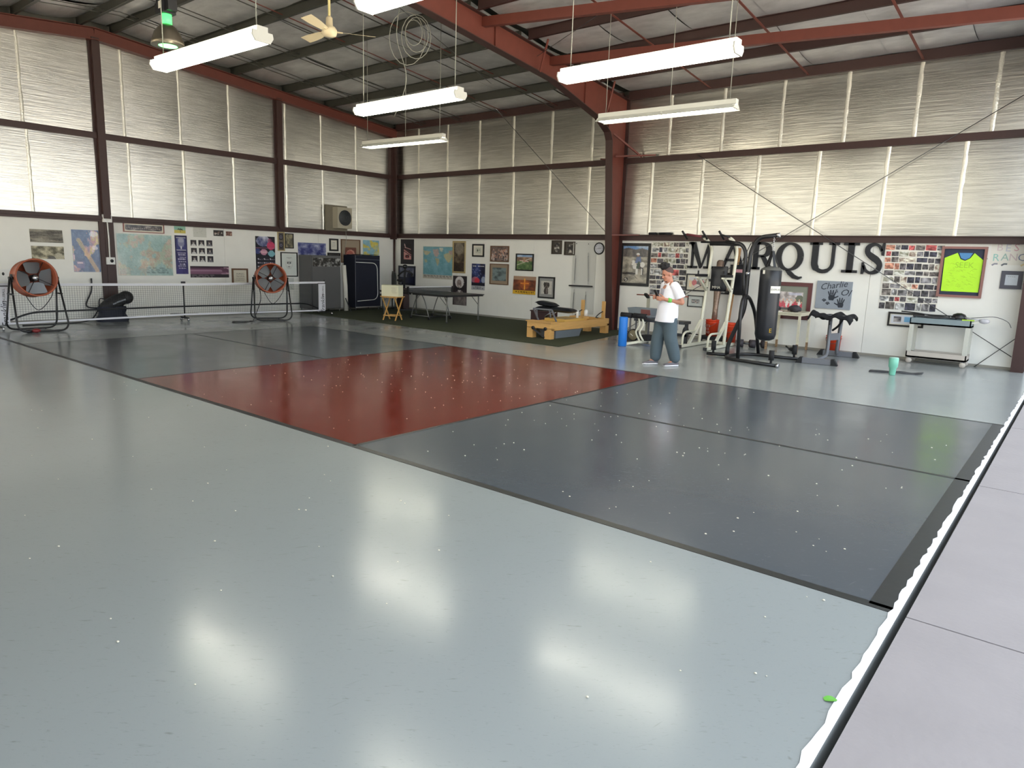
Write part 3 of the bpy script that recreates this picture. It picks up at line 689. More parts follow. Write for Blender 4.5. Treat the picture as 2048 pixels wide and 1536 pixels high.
def cv_doc(w=24, h=24, bg=(216, 210, 192), ink=(120, 112, 100), seed=0, y0=.2, y1=.85, nl=9):
    c = CV(w, h, bg); c.rows(.2, .82, [y0], .04, tuple(v*.7 for v in ink), seed); c.rows(.15, .88, list(np.linspace(y0+.1, y1, nl)), .025, ink, seed+1, .7); return c
def cv_planets():
    c = CV(40, 66, (22, 20, 34)); c.ell(.4, .14, .34, .16, (108, 116, 160)); c.noise(4, 5, 4, (60, 66, 110), (206, 206, 220), mask=((c.X-.4)/.34)**2+((c.Y-.14)/.16)**2 < 1)
    c.ell(.78, .27, .2, .12, (196, 62, 100)); c.ell(.72, .12, .1, .06, (150, 60, 96), .7); c.rect(0, .33, 1, .345, (186, 120, 150), .8); c.ell(.12, .44, .13, .08, (56, 66, 120)); c.ell(.42, .46, .17, .085, (196, 140, 160)); c.ell(.42, .46, .24, .02, (226, 190, 196), .7); c.ell(.8, .5, .17, .09, (120, 172, 184))
    for j in range(3):
        for i in range(3): c.ell(.14+.3*i, .66+.11*j, .035, .02, (206, 200, 210)); c.rows(.2+.3*i, .34+.3*i, [.645+.11*j, .665+.11*j], .012, (150, 140, 156), i+j)
    return c.speck(3, 5)
def cv_disc():
    c = CV(16, 38, (70, 62, 60))
    for y in (.24, .72): c.ell(.5, y, .4, .17, (30, 28, 36)); c.ell(.5, y, .24, .1, (96, 92, 110)); c.ell(.5, y, .1, .05, (50, 46, 60))
    c.rect(.1, .46, .9, .5, (120, 110, 90)); return c
def cv_print(w, h, bg, ink, seed): return CV(w, h, bg).noise(3, 4, seed, bg, ink, .45, .75)
def cv_face():
    c = CV(34, 46, (214, 220, 214)); c.ell(.5, .45, .27, .27, (196, 202, 196)); c.ell(.5, .42, .24, .24, (216, 220, 214))
    for x in (.4, .58): c.ell(x, .42, .07, .03, (56, 60, 60)); c.ell(x, .36, .09, .015, (120, 122, 120))
    c.line(.5, .44, .48, .52, .03, (150, 152, 150)); c.ell(.49, .6, .1, .022, (110, 106, 106)); c.ell(.5, .18, .2, .03, (186, 190, 186)); return c
def cv_sea():
    c = CV(44, 20, (86, 96, 150)); c.noise(6, 4, 17, (56, 62, 120), (190, 194, 214), .35, .75); c.rect(0, 0, 1, .15, (110, 118, 160), .6); return c.speck(3, 6)
def cv_swirl():
    c = CV(26, 30, (158, 142, 122)); c.rect(.2, .34, .8, 1, (112, 66, 54)); c.ell(.5, .75, .27, .32, (206, 150, 132)); c.ell(.46, .7, .2, .22, (176, 96, 84)); c.ell(.5, .78, .13, .16, (214, 170, 150)); c.ell(.5, .8, .06, .08, (130, 60, 50)); return c
def cv_pinkscript():
    c = CV(28, 50, (40, 36, 40)); c.rect(.2, .18, .82, .82, (34, 28, 32)); c.poly([(.24, .36), (.8, .6), (.8, .8), (.24, .8)], (206, 148, 142)); c.poly([(.24, .3), (.5, .42), (.78, .5), (.8, .62), (.24, .4)], (70, 44, 46))
    c.line(.3, .2, .36, .33, .05, (220, 190, 186)); c.line(.42, .34, .74, .4, .05, (206, 160, 156)); c.line(.28, .48, .8, .66, .05, (36, 26, 30)); c.ell(.5, .68, .14, .07, (40, 30, 34)); c.ell(.5, .685, .06, .03, (160, 50, 50)); return c
def cv_peak():
    c = CV(32, 38, (96, 100, 122)); c.noise(4, 3, 6, (70, 74, 100), (150, 152, 164), mask=c.Y < .62, al=.8); c.rect(0, .55, 1, 1, (36, 40, 66)); c.poly([(.42, .66), (.64, .12), (.72, .2), (.98, .64)], (34, 36, 56)); c.rect(0, .56, .5, .6, (176, 180, 190), .7); return c
def cv_tall():
    c = CV(18, 46, (84, 70, 52)); c.noise(3, 6, 8, (50, 40, 32), (128, 112, 88)); c.ell(.5, .22, .4, .2, (150, 142, 128), .6); c.rect(0, .7, 1, 1, (44, 34, 30), .7); return c.speck(8, 7)
def cv_portrait():
    c = CV(34, 60, (44, 38, 40)); c.noise(3, 4, 14, (30, 24, 28), (66, 56, 58)); c.poly([(.1, 1), (.14, .62), (.36, .5), (.66, .5), (.9, .62), (.96, 1)], (118, 108, 106)); c.noise(8, 8, 15, (70, 62, 62), (150, 140, 136), mask=c.Y > .68, al=.6)
    c.ell(.48, .22, .3, .19, (214, 208, 206)); c.ell(.46, .27, .17, .14, (150, 136, 130)); c.ell(.4, .25, .03, .012, (60, 50, 50)); c.ell(.54, .25, .03, .012, (60, 50, 50)); c.line(.47, .26, .46, .31, .04, (120, 104, 100)); c.ell(.46, .345, .08, .02, (206, 200, 196)); c.line(.48, .5, .48, .64, .09, (30, 26, 30)); c.poly([(.36, .48), (.48, .6), (.6, .48)], (196, 190, 186)); return c.speck(9, 6)
def cv_seal():
    c = CV(20, 22, (216, 214, 200)); c.rect(.22, .2, .82, .84, (120, 128, 116), .5); c.rect(.27, .25, .77, .79, (206, 206, 186)); c.ell(.42, .5, .07, .18, (66, 74, 66)); c.rect(.6, .35, .72, .55, (120, 130, 120)); return c
def cv_space():
    c = CV(30, 60, (28, 32, 70)); c.noise(3, 5, 18, (16, 16, 40), (60, 74, 130)); r = np.random.RandomState(3)
    for k in range(24): c.ell(r.rand(), .15+.4*r.rand(), .02, .011, (190, 196, 220), .8)
    c.ell(.3, .62, .28, .12, (206, 120, 130), .7); c.ell(.42, .64, .2, .1, (206, 44, 60), .8); c.ell(.88, .6, .16, .12, (176, 186, 206), .8); c.rect(0, .84, 1, 1, (176, 176, 180)); c.rect(0, .72, 1, .84, (20, 20, 36))
    for k in range(9): c.rect(.1+.09*k, .08, .165+.09*k, .125, (226, 226, 230), .9 if k != 3 else 0)
    c.rows(.3, .7, [.87], .025, (90, 90, 96), 2); c.rows(.16, .86, [.92], .035, (60, 60, 66), 3); return c
def cv_plane():
    c = CV(36, 38, (122, 156, 196)); c.noise(3, 2, 3, (110, 146, 190), (190, 204, 220), mask=c.Y < .25); c.rect(0, .2, 1, .42, (150, 116, 90)); c.noise(6, 3, 5, (110, 86, 70), (186, 150, 116), mask=(c.Y > .17) & (c.Y < .42)); c.rect(0, .42, 1, 1, (74, 104, 56)); c.noise(5, 6, 4, (52, 84, 44), (120, 140, 86), mask=c.Y > .42)
    c.line(.02, .7, .62, .42, .035, (226, 216, 200)); c.line(.35, .46, .9, .22, .03, (230, 224, 214)); c.line(.2, .38, .72, .46, .06, (220, 190, 176)); c.line(.45, .42, .6, .44, .04, (190, 70, 56)); return c
def cv_cross():
    c = CV(44, 38, (120, 66, 40)); c.rect(0, 0, 1, .2, (164, 132, 108)); c.noise(6, 5, 7, (84, 44, 32), (156, 84, 48), mask=c.Y > .2); c.rect(0, .78, 1, 1, (216, 172, 40)); c.rows(.12, .9, [.84], .05, (70, 40, 20), 5); c.rows(.2, .85, [.93], .03, (140, 90, 20), 6)
    c.ell(.5, .46, .2, .26, (214, 110, 40), .35); c.line(.5, .16, .5, .72, .045, (244, 176, 70)); c.line(.34, .4, .66, .4, .045, (240, 150, 56)); c.ell(.5, .4, .1, .12, (214, 110, 40), .4); return c
def cv_dog():
    c = CV(30, 40, (196, 192, 184)); c.ell(.5, .34, .24, .24, (84, 76, 72)); c.ell(.34, .26, .1, .16, (54, 48, 46)); c.ell(.68, .28, .1, .16, (60, 54, 52)); c.ell(.5, .48, .13, .12, (120, 108, 100)); c.ell(.5, .44, .06, .04, (24, 22, 22)); c.ell(.48, .78, .2, .3, (66, 58, 56)); c.ell(.54, .74, .08, .22, (150, 138, 128), .6); c.ell(.42, .32, .03, .02, (20, 18, 18)); c.ell(.58, .32, .03, .02, (20, 18, 18)); return c.speck(4, 9)
def cv_smallbw(seed):
    c = CV(18, 24, (62, 54, 44)); c.rect(.2, .12, .8, .9, (40, 36, 32)); c.noise(5, 6, seed, (36, 32, 30), (206, 200, 188), .45, .7, (c.X > .2) & (c.X < .8) & (c.Y > .12) & (c.Y < .9)); return c
def cv_horse():
    c = CV(46, 68, (150, 144, 130)); c.rect(0, 0, 1, .12, (100, 142, 194)); c.noise(4, 2, 3, (100, 142, 194), (196, 206, 216), .5, .8, c.Y < .12); c.poly([(0, .09), (.2, .05), (.5, .1), (.75, .06), (1, .11), (1, .3), (0, .3)], (96, 92, 90)); c.noise(8, 5, 4, (70, 68, 68), (136, 128, 118), mask=(c.Y > .1) & (c.Y < .3), al=.7)
    c.noise(6, 14, 5, (120, 116, 106), (186, 178, 160), mask=c.Y > .3); c.ell(.3, .74, .32, .03, (52, 48, 46)); c.line(.45, .76, .62, .88, .02, (80, 76, 70))
    for x in (.56, .61, .78, .83): c.line(x, .6, x, .76, .035, (222, 220, 212) if x < .8 else (60, 56, 54))
    c.ell(.68, .54, .17, .075, (64, 60, 56)); c.ell(.8, .5, .09, .07, (226, 224, 216)); c.ell(.52, .56, .1, .06, (222, 220, 212)); c.line(.5, .5, .44, .42, .12, (214, 210, 200)); c.line(.44, .42, .4, .5, .07, (226, 222, 214))
    c.poly([(.5, .46), (.56, .3), (.72, .28), (.74, .44)], (96, 112, 150)); c.line(.66, .44, .6, .58, .09, (56, 74, 60)); c.ell(.61, .245, .045, .03, (176, 140, 120)); c.ell(.61, .22, .08, .016, (236, 234, 226)); c.ell(.61, .205, .045, .02, (236, 234, 226))
    c.ell(.17, .9, .085, .055, (36, 34, 34)); c.ell(.17, .9, .055, .036, (220, 216, 206)); c.line(.13, .92, .21, .88, .03, (36, 34, 34)); return c.speck(5, 5)
def cv_redpeople():
    c = CV(36, 32, (196, 196, 200)); c.rect(0, .6, 1, 1, (206, 190, 170)); c.rect(0, .3, .2, .9, (226, 190, 130), .6); c.ell(.36, .52, .17, .26, (176, 44, 60)); c.ell(.7, .55, .2, .3, (60, 34, 40)); c.ell(.86, .5, .13, .26, (186, 50, 56)); c.ell(.55, .85, .2, .2, (210, 200, 196)); c.rect(.4, .05, .7, .14, (150, 190, 200), .6)
    for x, y in ((.36, .24), (.55, .18), (.72, .24), (.88, .26)): c.ell(x, y, .05, .06, (186, 140, 116)); c.ell(x, y-.05, .055, .035, (40, 34, 36))
    return c.speck(2, 6)
def cv_team():
    c = CV(56, 36, (176, 170, 170)); c.noise(9, 5, 4, (120, 112, 112), (214, 206, 206), mask=c.Y < .5); c.ell(.9, .45, .14, .28, (60, 74, 52)); c.rect(.55, .05, .95, .2, (176, 180, 206), .7); r = np.random.RandomState(4)
    for k in range(16):
        x = .03+.062*k; y = .45+.12*(k % 2); c.ell(x, y+.24, .045, .18, [(196, 36, 66), (206, 50, 70), (220, 214, 210), (176, 30, 60)][r.randint(4)]); c.ell(x, y, .022, .05, (196, 150, 126))
    c.rect(0, .88, 1, 1, (56, 50, 50)); return c.speck(3, 7)
def cv_mixed():
    c = CV(40, 20, (214, 216, 222)); c.rect(.1, .18, .36, .82, (90, 90, 98)); c.noise(5, 4, 3, (60, 60, 66), (206, 200, 196), mask=(c.X > .1) & (c.X < .36) & (c.Y > .18) & (c.Y < .82)); c.rect(.46, .2, .68, .75, (116, 176, 216)); c.rect(.68, .2, .9, .8, (190, 184, 110)); return c
def cv_scribble(w, h, seed, bg, cols):
    c = CV(w, h, bg); r = np.random.RandomState(seed)
    for k in range(14):
        x, y = r.uniform(.1, .9, 2); a = r.uniform(0, 6); c.line(x, y, x+.12*math.cos(a), y+.12*math.sin(a), .025, cols[r.randint(len(cols))], .7)
    return c

poster('L', (58, 457.6), (126, 486), cv_strata(), 'poster', 'grey panorama of layered rock, pinned above another rock panorama', curl=0.02)
poster('L', (61.5, 491.4), (129, 518.5), cv_craters(), 'poster', 'grey panorama of cratered ground just above the drum fan')
poster('L', (141.6, 458.6), (202, 544), cv_bluemap(), 'wall_map', 'blue laminated map hanging left of the brown column', 'map', GLOSSY)
framed('L', (245, 444.5), (328, 467.4), cv_bwrow(), 'panorama_picture', 'long dark group panorama in a thin reddish frame under the girt', mat('rose_frame', S(150, 96, 90), 0.5), 0.02, 0.03, MT_CREAM)
poster('L', (231.4, 466), (346.7, 551.4), cv_bigmap(), 'wall_map', 'large pale laminated world map with bright reflections', 'map', GLOSSY)
poster('L', (347.7, 450.4), (371, 467), cv_palm(), 'poster', 'small beach poster with a palm tree')
poster('L', (348.6, 470.3), (377, 548), cv_banner(), 'poster', 'tall narrow violet poster with a pale portrait and text')
for j in range(3):
    for i in range(3):
        x0 = 380.6+15.9*i+1.1*j; y0 = 479.8+15.9*j+0.3*i
        poster('L', (x0, y0), (x0+12.2, y0+12.3), cv_bust(3*j+i+1), 'portrait_card', 'small dark portrait card, %s of the %s row of the nine portraits' % (('first', 'middle', 'last')[i], ('top', 'middle', 'bottom')[j]), 'card', group='nine portrait cards on the gable wall')
poster('L', (386, 453.7), (413, 475), cv_scribble(26, 22, 4, (206, 206, 196), [(186, 186, 176), (176, 180, 170)]), 'drawing', 'faint pencil drawing on pale paper above the nine portraits', 'drawing')
poster('L', (426.5, 460), (447, 472.6), cv_crowd(24, 16, 3, (60, 54, 50), [(206, 200, 190), (90, 80, 76)], 8, .3, .6), 'photo_print', 'small dark photo of people in white, the wider of two', 'photo')
poster('L', (451.3, 462.5), (464, 472), cv_crowd(16, 12, 5, (120, 84, 72), [(206, 170, 150), (60, 50, 50)], 5, .3, .6), 'photo_print', 'smallest reddish photo beside a wider dark photo', 'photo')
poster('L', (380, 532), (458, 555), cv_limo(), 'poster', 'wide poster with a purple bodywork shape under the nine portraits')
framed('L', (462.6, 536.7), (496, 569), cv_doc(seed=3), 'certificate', 'certificate in a thick brown frame left of the second drum fan', FR_BROWN, 0.045, 0.03, MT_CREAM)
poster('L', (510, 472), (551, 541), cv_planets(), 'poster', 'dark poster of planets with a pink moon, behind the second drum fan')
framed('L', (554, 463.5), (569, 502), cv_disc(), 'picture', 'narrow upright picture of two discs in a pale gold frame', FR_GOLD, 0.03)
framed('L', (568.5, 466.4), (586.7, 497), cv_print(20, 32, (150, 142, 112), (60, 56, 48), 6), 'picture', 'olive picture in a black frame next to the two discs', FR_BLACK, 0.025)
framed('L', (560.3, 504), (595, 553.3), cv_face(), 'picture', 'pencil drawing of a bald face in a black frame', FR_BLACK, 0.03, 0.03, mat('white_mount', S(222, 226, 220), 0.7))
poster('L', (563, 556), (588, 580), cv_scribble(24, 22, 9, (206, 208, 200), [(60, 60, 60), (120, 120, 118)]), 'drawing', 'black brush drawing half hidden by the second drum fan', 'drawing')
poster('L', (595.5, 484.6), (652, 512), cv_sea(), 'poster', 'wide blue panorama poster above the grey fabric wardrobe')
framed('L', (657.8, 476.8), (676, 502.5), cv_doc(16, 22, (220, 218, 206), (150, 146, 136), 5), 'certificate', 'small white document in a broad black frame above the wardrobes', FR_BLACK, 0.05, 0.04, MT_CREAM)
framed('L', (654.5, 505), (680, 529), cv_print(20, 20, (60, 56, 54), (110, 104, 96), 3), 'picture', 'black framed picture mostly hidden behind the grey wardrobe', FR_BLACK, 0.04)
framed('L', (681, 478), (720, 526), cv_swirl(), 'picture', 'red swirl picture on a wide taupe mount above the navy wardrobe', FR_BROWN, 0.03)
poster('L', (725.6, 479.8), (757.8, 512), cv_map(30, 30, (140, 190, 206), [(222, 206, 90), (196, 204, 150)], 41, .45), 'wall_map', 'small pale map with yellow land above the navy wardrobe', 'map')

# ------------------------------------------------------------------ pictures on the long wall, far bay
poster('B', (801.7, 478.5), (828, 529), cv_pinkscript(), 'poster', 'black poster with pink brush lettering nearest the corner')
framed('B', (798, 531), (831, 571), cv_peak(), 'picture', 'dark blue mountain peak in a wide navy frame near the corner', mat('navy_frame', S(24, 26, 44), 0.4), 0.06)
poster('B', (846.5, 492.4), (905, 559.7), cv_world(), 'wall_map', 'turquoise world map with a strip of flags along its foot', 'map')
framed('B', (906.6, 481.9), (930.9, 546.9), cv_tall(), 'picture', 'tall narrow brown picture in a pale gold frame', FR_GOLD, 0.035, 0.02, FR_GOLD)
poster('B', (906.3, 551), (933, 611.6), cv_portrait(), 'poster', 'dark poster of a white-haired person in a suit behind the table')
framed('B', (945.8, 488), (968.6, 514), cv_seal(), 'picture', 'small square picture in a thick black frame above the space poster', FR_BLACK, 0.045, 0.04, MT_CREAM)
poster('B', (944, 527), (969.5, 580.8), cv_space(), 'poster', 'blue space poster with a red glow and a grey foot')
framed('B', (982, 491.5), (1018, 524.4), cv_crowd(34, 30, 6, (110, 92, 84), [(196, 184, 176), (120, 104, 100), (70, 60, 60)], 60, .2, .8), 'picture', 'sepia crowd photo in a thin brown frame, upper of two', FR_BROWN, 0.03)
framed('B', (981, 527), (1017, 570.4), cv_print(32, 36, (120, 136, 136), (56, 66, 70), 8), 'picture', 'grey-blue photo on a tan mount, below the sepia crowd', FR_BROWN, 0.025, (0.075, 0.09), MT_TAN)
framed('B', (1033, 507), (1067, 542.5), cv_plane(), 'picture', 'light aircraft over green fields in a black frame', FR_BLACK, 0.035)
poster('B', (1027.8, 551.5), (1071.4, 590), cv_cross(), 'poster', 'brown poster with a glowing orange cross and a yellow band', curl=0.03)
framed('B', (1078, 552.8), (1109, 597.8), cv_dog(), 'picture', 'dog portrait on a grey mount in a black frame', FR_BLACK, 0.04, (0.06, 0.08), MT_GREY)
framed('B', (1104.7, 480.8), (1123.6, 508.5), cv_smallbw(3), 'picture', 'small brown framed photo under the girt, farther from the clock', mat('umber_frame', S(58, 48, 38), 0.5), 0.03)
framed('B', (1130, 483), (1150.5, 510.7), cv_smallbw(8), 'picture', 'small brown framed animal photo under the girt, nearer the clock', MATS['umber_frame'], 0.03)

# ------------------------------------------------------------------ pictures on the long wall, gym bay
framed('B', (1243.5, 486), (1297.5, 573.4), cv_horse(), 'picture', 'large poster of a rider on a white and black horse, black frame', FR_BLACK, 0.05, 0.025, mat('dark_mount', S(52, 52, 52), 0.7))
framed('B', (1374, 547), (1413.5, 583.5), cv_redpeople(), 'picture', 'group in red on a white mount in a black frame, behind the tower', FR_BLACK, 0.03, (0.05, 0.05), MT_CREAM)
framed('B', (1376.6, 590), (1406.5, 615), cv_crowd(22, 18, 9, (110, 112, 114), [(60, 60, 62), (196, 196, 196)], 16), 'picture', 'small grey photo on a wide pale mount in a thin black frame', FR_BLACK, 0.02, (0.085, 0.07), mat('pale_mount', S(206, 212, 210), 0.7))
framed('B', (1441, 545), (1491.5, 591), cv_crowd(44, 40, 12, (56, 58, 54), [(206, 206, 200), (90, 96, 90), (30, 32, 30)], 70, .05, .85), 'picture', 'dark crowd photo in a black frame behind the bag stand', FR_BLACK, 0.03)
framed('B', (1529, 562), (1618.5, 641), cv_team(), 'picture', 'big team photo in red shirts, maroon frame, behind the rusty table', FR_MAROON, 0.085, (0.10, 0.13), MT_GREEN)
framed('B', (1778, 623), (1846, 656.5), cv_mixed(), 'picture', 'black framed mount with a grey photo and blue paper, behind the cart', FR_BLACK, 0.035, 0.02, MT_CREAM)
framed('B', (2004, 541.5), (2042, 579), cv_doc(20, 22, (206, 214, 222), (190, 198, 208), 4), 'picture', 'pale document in a wide grey frame at the open end', FR_GREY, 0.07)
# grey canvas with two hand prints
c, W, H, rz = place('B', (1636, 561), (1700, 620), 0.02)
t = thing('hand_print_canvas', 'grey canvas with two dark hand prints and script lettering', 'canvas', c)
MB().box((0, 0, 0), (W, 0.035, H)).obj('canvas', mat('grey_canvas', S(146, 154, 164), 0.75, var=0.05), t)
INK = mat('dark_ink', S(44, 50, 60), 0.7)
Yf = -0.0185
text_obj('lettering', 'Charlie', 0.19, 0.001, INK, t, Matrix.Translation((-0.02, Yf, H*0.34)) @ Matrix.Rotation(-0.17, 4, 'Y') @ FRONT, 0.35)
text_obj('lettering', '&', 0.10, 0.001, INK, t, Matrix.Translation((0.06, Yf, H*0.15)) @ FRONT)
text_obj('lettering', 'Ol', 0.2, 0.001, INK, t, Matrix.Translation((0.23, Yf, H*0.10)) @ Matrix.Rotation(0.08, 4, 'Y') @ FRONT, 0.35)
def hand(cx, cz, s, flip):
    mb = MB(); k = -1 if flip else 1
    mb.prism([(cx+k*s*a, cz+s*b) for a, b in ((-.28, -.4), (.2, -.42), (.34, -.1), (.3, .2), (-.3, .22), (-.36, -.1))], Yf-0.001, Yf+0.001)
    for a, b, L, an in ((-.26, .2, .42, 1.95), (-.1, .24, .52, 1.72), (.08, .24, .52, 1.48), (.24, .18, .42, 1.2), (.3, -.12, .46, .5)):
        e = (a+L*math.cos(an), b+L*math.sin(an)); mb.ribbon([(cx+k*s*a, cz+s*b), (cx+k*s*e[0], cz+s*e[1])], [s*.16, s*.12], Yf-0.001, Yf+0.001)
    return mb.obj('hand_print', INK, t)
hand(-0.03, -0.01*H-0.03, 0.19, False); hand(0.16, -0.31*H, 0.18, True)
for x, z in ((-0.18, -0.22*H), (-0.1, -0.33*H)):
    mb = MB(); mb.ball((x, Yf, z), (0.022, 0.002, 0.02), 8, 4)
    for a in (0.4, 1.1, 1.9, 2.7): mb.ball((x+0.035*math.cos(a), Yf, z+0.035*math.sin(a)), (0.013, 0.002, 0.014), 6, 4)
    mb.obj('paw_print', INK, t, kind='stuff')
# framed neon shirt
c, W, H, rz = place('B', (1886, 492.8), (1962, 597), 0.0)
t = thing('shirt_frame', 'neon yellow shirt with signatures in a reddish wood frame', 'frame', c)
frame_mb(W, H, 0.045, 0.06).obj('frame', mat('reddish_wood_frame', S(142, 100, 92), 0.5), t)
MB().bbox((-W/2+0.02, -0.012, -H/2+0.02), (W/2-0.02, 0, H/2-0.02)).obj('backing', mat('navy_backing', S(44, 52, 72), 0.7), t)
NEON = mat('neon_cloth', S(186, 240, 56), 0.7, var=0.05, scale=9)
sw, z0, z1 = W/2-0.05, -H/2+0.11, H/2-0.12
P = [(-sw+.02, z0), (sw-.01, z0+.0), (sw-.005, z1-.13), (.17, z1), (.11, z1-.10), (.03, z1-.15), (-.05, z1-.12), (-.11, z1), (-sw+.01, z1-.10)]
MB().prism(P, -0.024, -0.012).obj('shirt', NEON, t)
MB().prism([(.14, z1-.0), (.10, z1-.09), (.03, z1-.13), (-.04, z1-.10), (-.085, z1-.0)], -0.022, -0.0125).obj('collar_lining', mat('blue_lining', S(84, 140, 190), 0.7), t)
SHINK = mat('shirt_ink', S(158, 208, 52), 0.7)
text_obj('lettering', 'SEEK', 0.15, 0.001, SHINK, t, Matrix.Translation((0.03, -0.0245, 0.13)) @ FRONT)
mb = MB(); r6 = random.Random(8)
for k in range(46):
    x, z = r6.uniform(-sw+.08, sw-.12), r6.uniform(z0+.05, z1-.2); a = r6.uniform(-.3, .3); L = r6.uniform(.03, .08)
    mb.ribbon([(x, z), (x+L*.4, z+.012+L*a), (x+L*.7, z-.006+L*a), (x+L, z+L*a)], 0.006, -0.0247, -0.024)
mb.obj('signatures', SHINK, t, kind='stuff')
# children's paper banner
c, W, H, rz = place('B', (1984, 489), (2054, 531), 0.0)
t = thing('paper_banner', "children's paper banner with big coloured letters by the open end", 'banner', c)
MB().bbox((-W/2, -0.003, -H/2), (W/2, 0, H/2)).obj('paper', PAPER, t)
for ch, x, z, col in (('B', -.16, .13, (214, 196, 196)), ('E', -.03, .12, (196, 196, 206)), ('S', .1, .13, (206, 160, 166)), ('T', .24, .14, (110, 124, 140)), ('R', -.38, -.03, (140, 160, 150)), ('R', -.2, -.06, (150, 196, 186)), ('A', -.06, -.05, (160, 190, 180)), ('N', .07, -.05, (206, 190, 190)), ('C', .2, -.05, (130, 140, 160)), ('H', .34, -.05, (220, 176, 190))):
    text_obj('letter', ch, 0.19, 0.001, mat('crayon_%d_%d_%d' % col, S(*col), 0.8), t, Matrix.Translation((x, -0.0035, z)) @ FRONT)
for x, z, col in ((-.25, -.2, (150, 150, 160)), (-.1, -.2, (110, 116, 120)), (.2, -.2, (226, 210, 160))):
    MB().ribbon([(x, z), (x+.04, z+.03), (x+.09, z+.03)], .03, -.0036, -.003).obj('doodle', mat('crayon_%d_%d_%d' % col, S(*col), 0.8), t)

# two collages of snapshots: each snapshot is a part
def collage(name, label, box, seed, warm):
    (tx, ty, bx, by) = box; c, W, H, rz = place('B', (tx, ty), (bx, by), 0.006)
    t = thing(name, label, 'collage', c); r = random.Random(seed); z = H/2; k = 0
    while z > -H/2+0.06:
        rowh = r.uniform(0.11, 0.17); x = -W/2+r.uniform(0, 0.03)
        while x < W/2-0.05:
            w_ = r.choice([0.10, 0.12, 0.14, 0.18, 0.2]); w_ = min(w_, W/2-x); h_ = rowh*r.uniform(0.78, 0.96)
            if w_ > 0.05:
                fz = (H/2-z)/H
                if r.random() < warm(fz, x/W+0.5): bg = r.choice([(196, 110, 90), (206, 160, 140), (186, 70, 70), (214, 206, 160), (196, 196, 150)])
                else: bg = r.choice([(56, 54, 58), (76, 72, 74), (110, 108, 110), (90, 84, 80), (150, 150, 150), (44, 44, 56)])
                cv = CV(7, 6, bg); cv.noise(3, 3, seed*1000+k, tuple(v*.55 for v in bg), tuple(min(255, v*1.5+25) for v in bg), .3, .7)
                e = 0.0045; cv2 = cv
                o = print_mesh('snapshot', cv2, w_-0.014, h_-0.012, MATTE, t, 0.003, 0.0)
                o.location = (x+w_/2, -0.001-0.0015*(k % 2), z-rowh/2+r.uniform(-.006, .006)); o.rotation_euler = (0, r.uniform(-.03, .03), 0); k += 1
            x += w_
        z -= rowh
    MB().bbox((-W/2, -0.0009, -H/2+0.02), (W/2, 0, H/2)).obj('backing_paper', PAPER, t)
    return t
collage('photo_collage', 'collage of snapshots behind the person, beside the rider poster', (1303.5, 484, 1371, 596), 3, lambda f, x: .55 if f < .36 else .05)
collage('photo_collage', 'collage of snapshots left of the framed neon shirt', (1772, 488.5, 1873, 620), 4, lambda f, x: .5 if x < .4 and f < .6 else .12)

# ------------------------------------------------------------------ letters of the big wall sign
SIGN = mat('black_sign_board', S(28, 30, 36), 0.55)
D0, D1 = -0.055, 0.0
def arc(cx, cz, rx, rz, a0, a1, n=16): return [(cx+rx*math.cos(a0+(a1-a0)*i/n), cz+rz*math.sin(a0+(a1-a0)*i/n)) for i in range(n+1)]
def serif(mb, x0, x1, z, t, up): mb.prism([(x0, z), (x1, z), (x1, z+t*up), (x0, z+t*up)], D0, D1)
def L_M(mb, W, H):
    t = .09*H; serif(mb, 0, .36*W, 0, t, 1); serif(mb, .62*W, W, 0, t, 1); serif(mb, .02*W, .24*W, H, t, -1); serif(mb, .78*W, .98*W, H, t, -1)
    mb.prism([(.13*W, 0), (.2*W, 0), (.2*W, H), (.13*W, H)], D0, D1); mb.prism([(.75*W, 0), (.9*W, 0), (.9*W, H), (.75*W, H)], D0, D1)
    mb.prism([(.06*W, H), (.26*W, H), (.55*W, .06*H), (.47*W, .0)], D0, D1); mb.prism([(.5*W, .0), (.56*W, .1*H), (.84*W, H), (.76*W, H)], D0, D1)
def L_A(mb, W, H):
    t = .09*H; serif(mb, 0, .34*W, 0, t, 1); serif(mb, .6*W, W, 0, t, 1)
    mb.prism([(.12*W, 0), (.21*W, 0), (.52*W, .9*H), (.46*W, H)], D0, D1); mb.prism([(.7*W, 0), (.92*W, 0), (.56*W, H), (.44*W, H)], D0, D1); mb.prism([(.26*W, .3*H), (.74*W, .3*H), (.72*W, .38*H), (.28*W, .38*H)], D0, D1)
def L_R(mb, W, H):
    t = .09*H; serif(mb, 0, .4*W, 0, t, 1); serif(mb, 0, .4*W, H, t, -1); mb.prism([(.1*W, 0), (.3*W, 0), (.3*W, H), (.1*W, H)], D0, D1)
    a = [(.28*W, .955*H)]+arc(.48*W, .725*H, .27*W, .23*H, PI/2, -PI/2, 12)+[(.28*W, .495*H)]
    mb.ribbon(a, [.09*H]*3+[.12*H, .16*H, .19*H, .2*H, .2*H, .2*H, .19*H, .16*H, .12*H]+[.09*H]*3, D0, D1)
    mb.prism([(.4*W, .5*H), (.58*W, .5*H), (.98*W, .0), (.74*W, .0)], D0, D1); serif(mb, .72*W, W, 0, t*.7, 1)
def L_Q(mb, W, H):
    a = arc(.5*W, .5*H, .41*W, .455*H, 0, 2*PI, 32); ws = [(.07+.13*abs(math.cos(2*PI*i/32))**1.3)*H for i in range(33)]
    mb.ribbon(a, ws, D0, D1); mb.ribbon([(.42*W, .03*H), (.55*W, -.06*H), (.72*W, -.19*H), (.9*W, -.24*H), (1.02*W, -.2*H)], [.06*H, .15*H, .14*H, .1*H, .05*H], D0, D1)
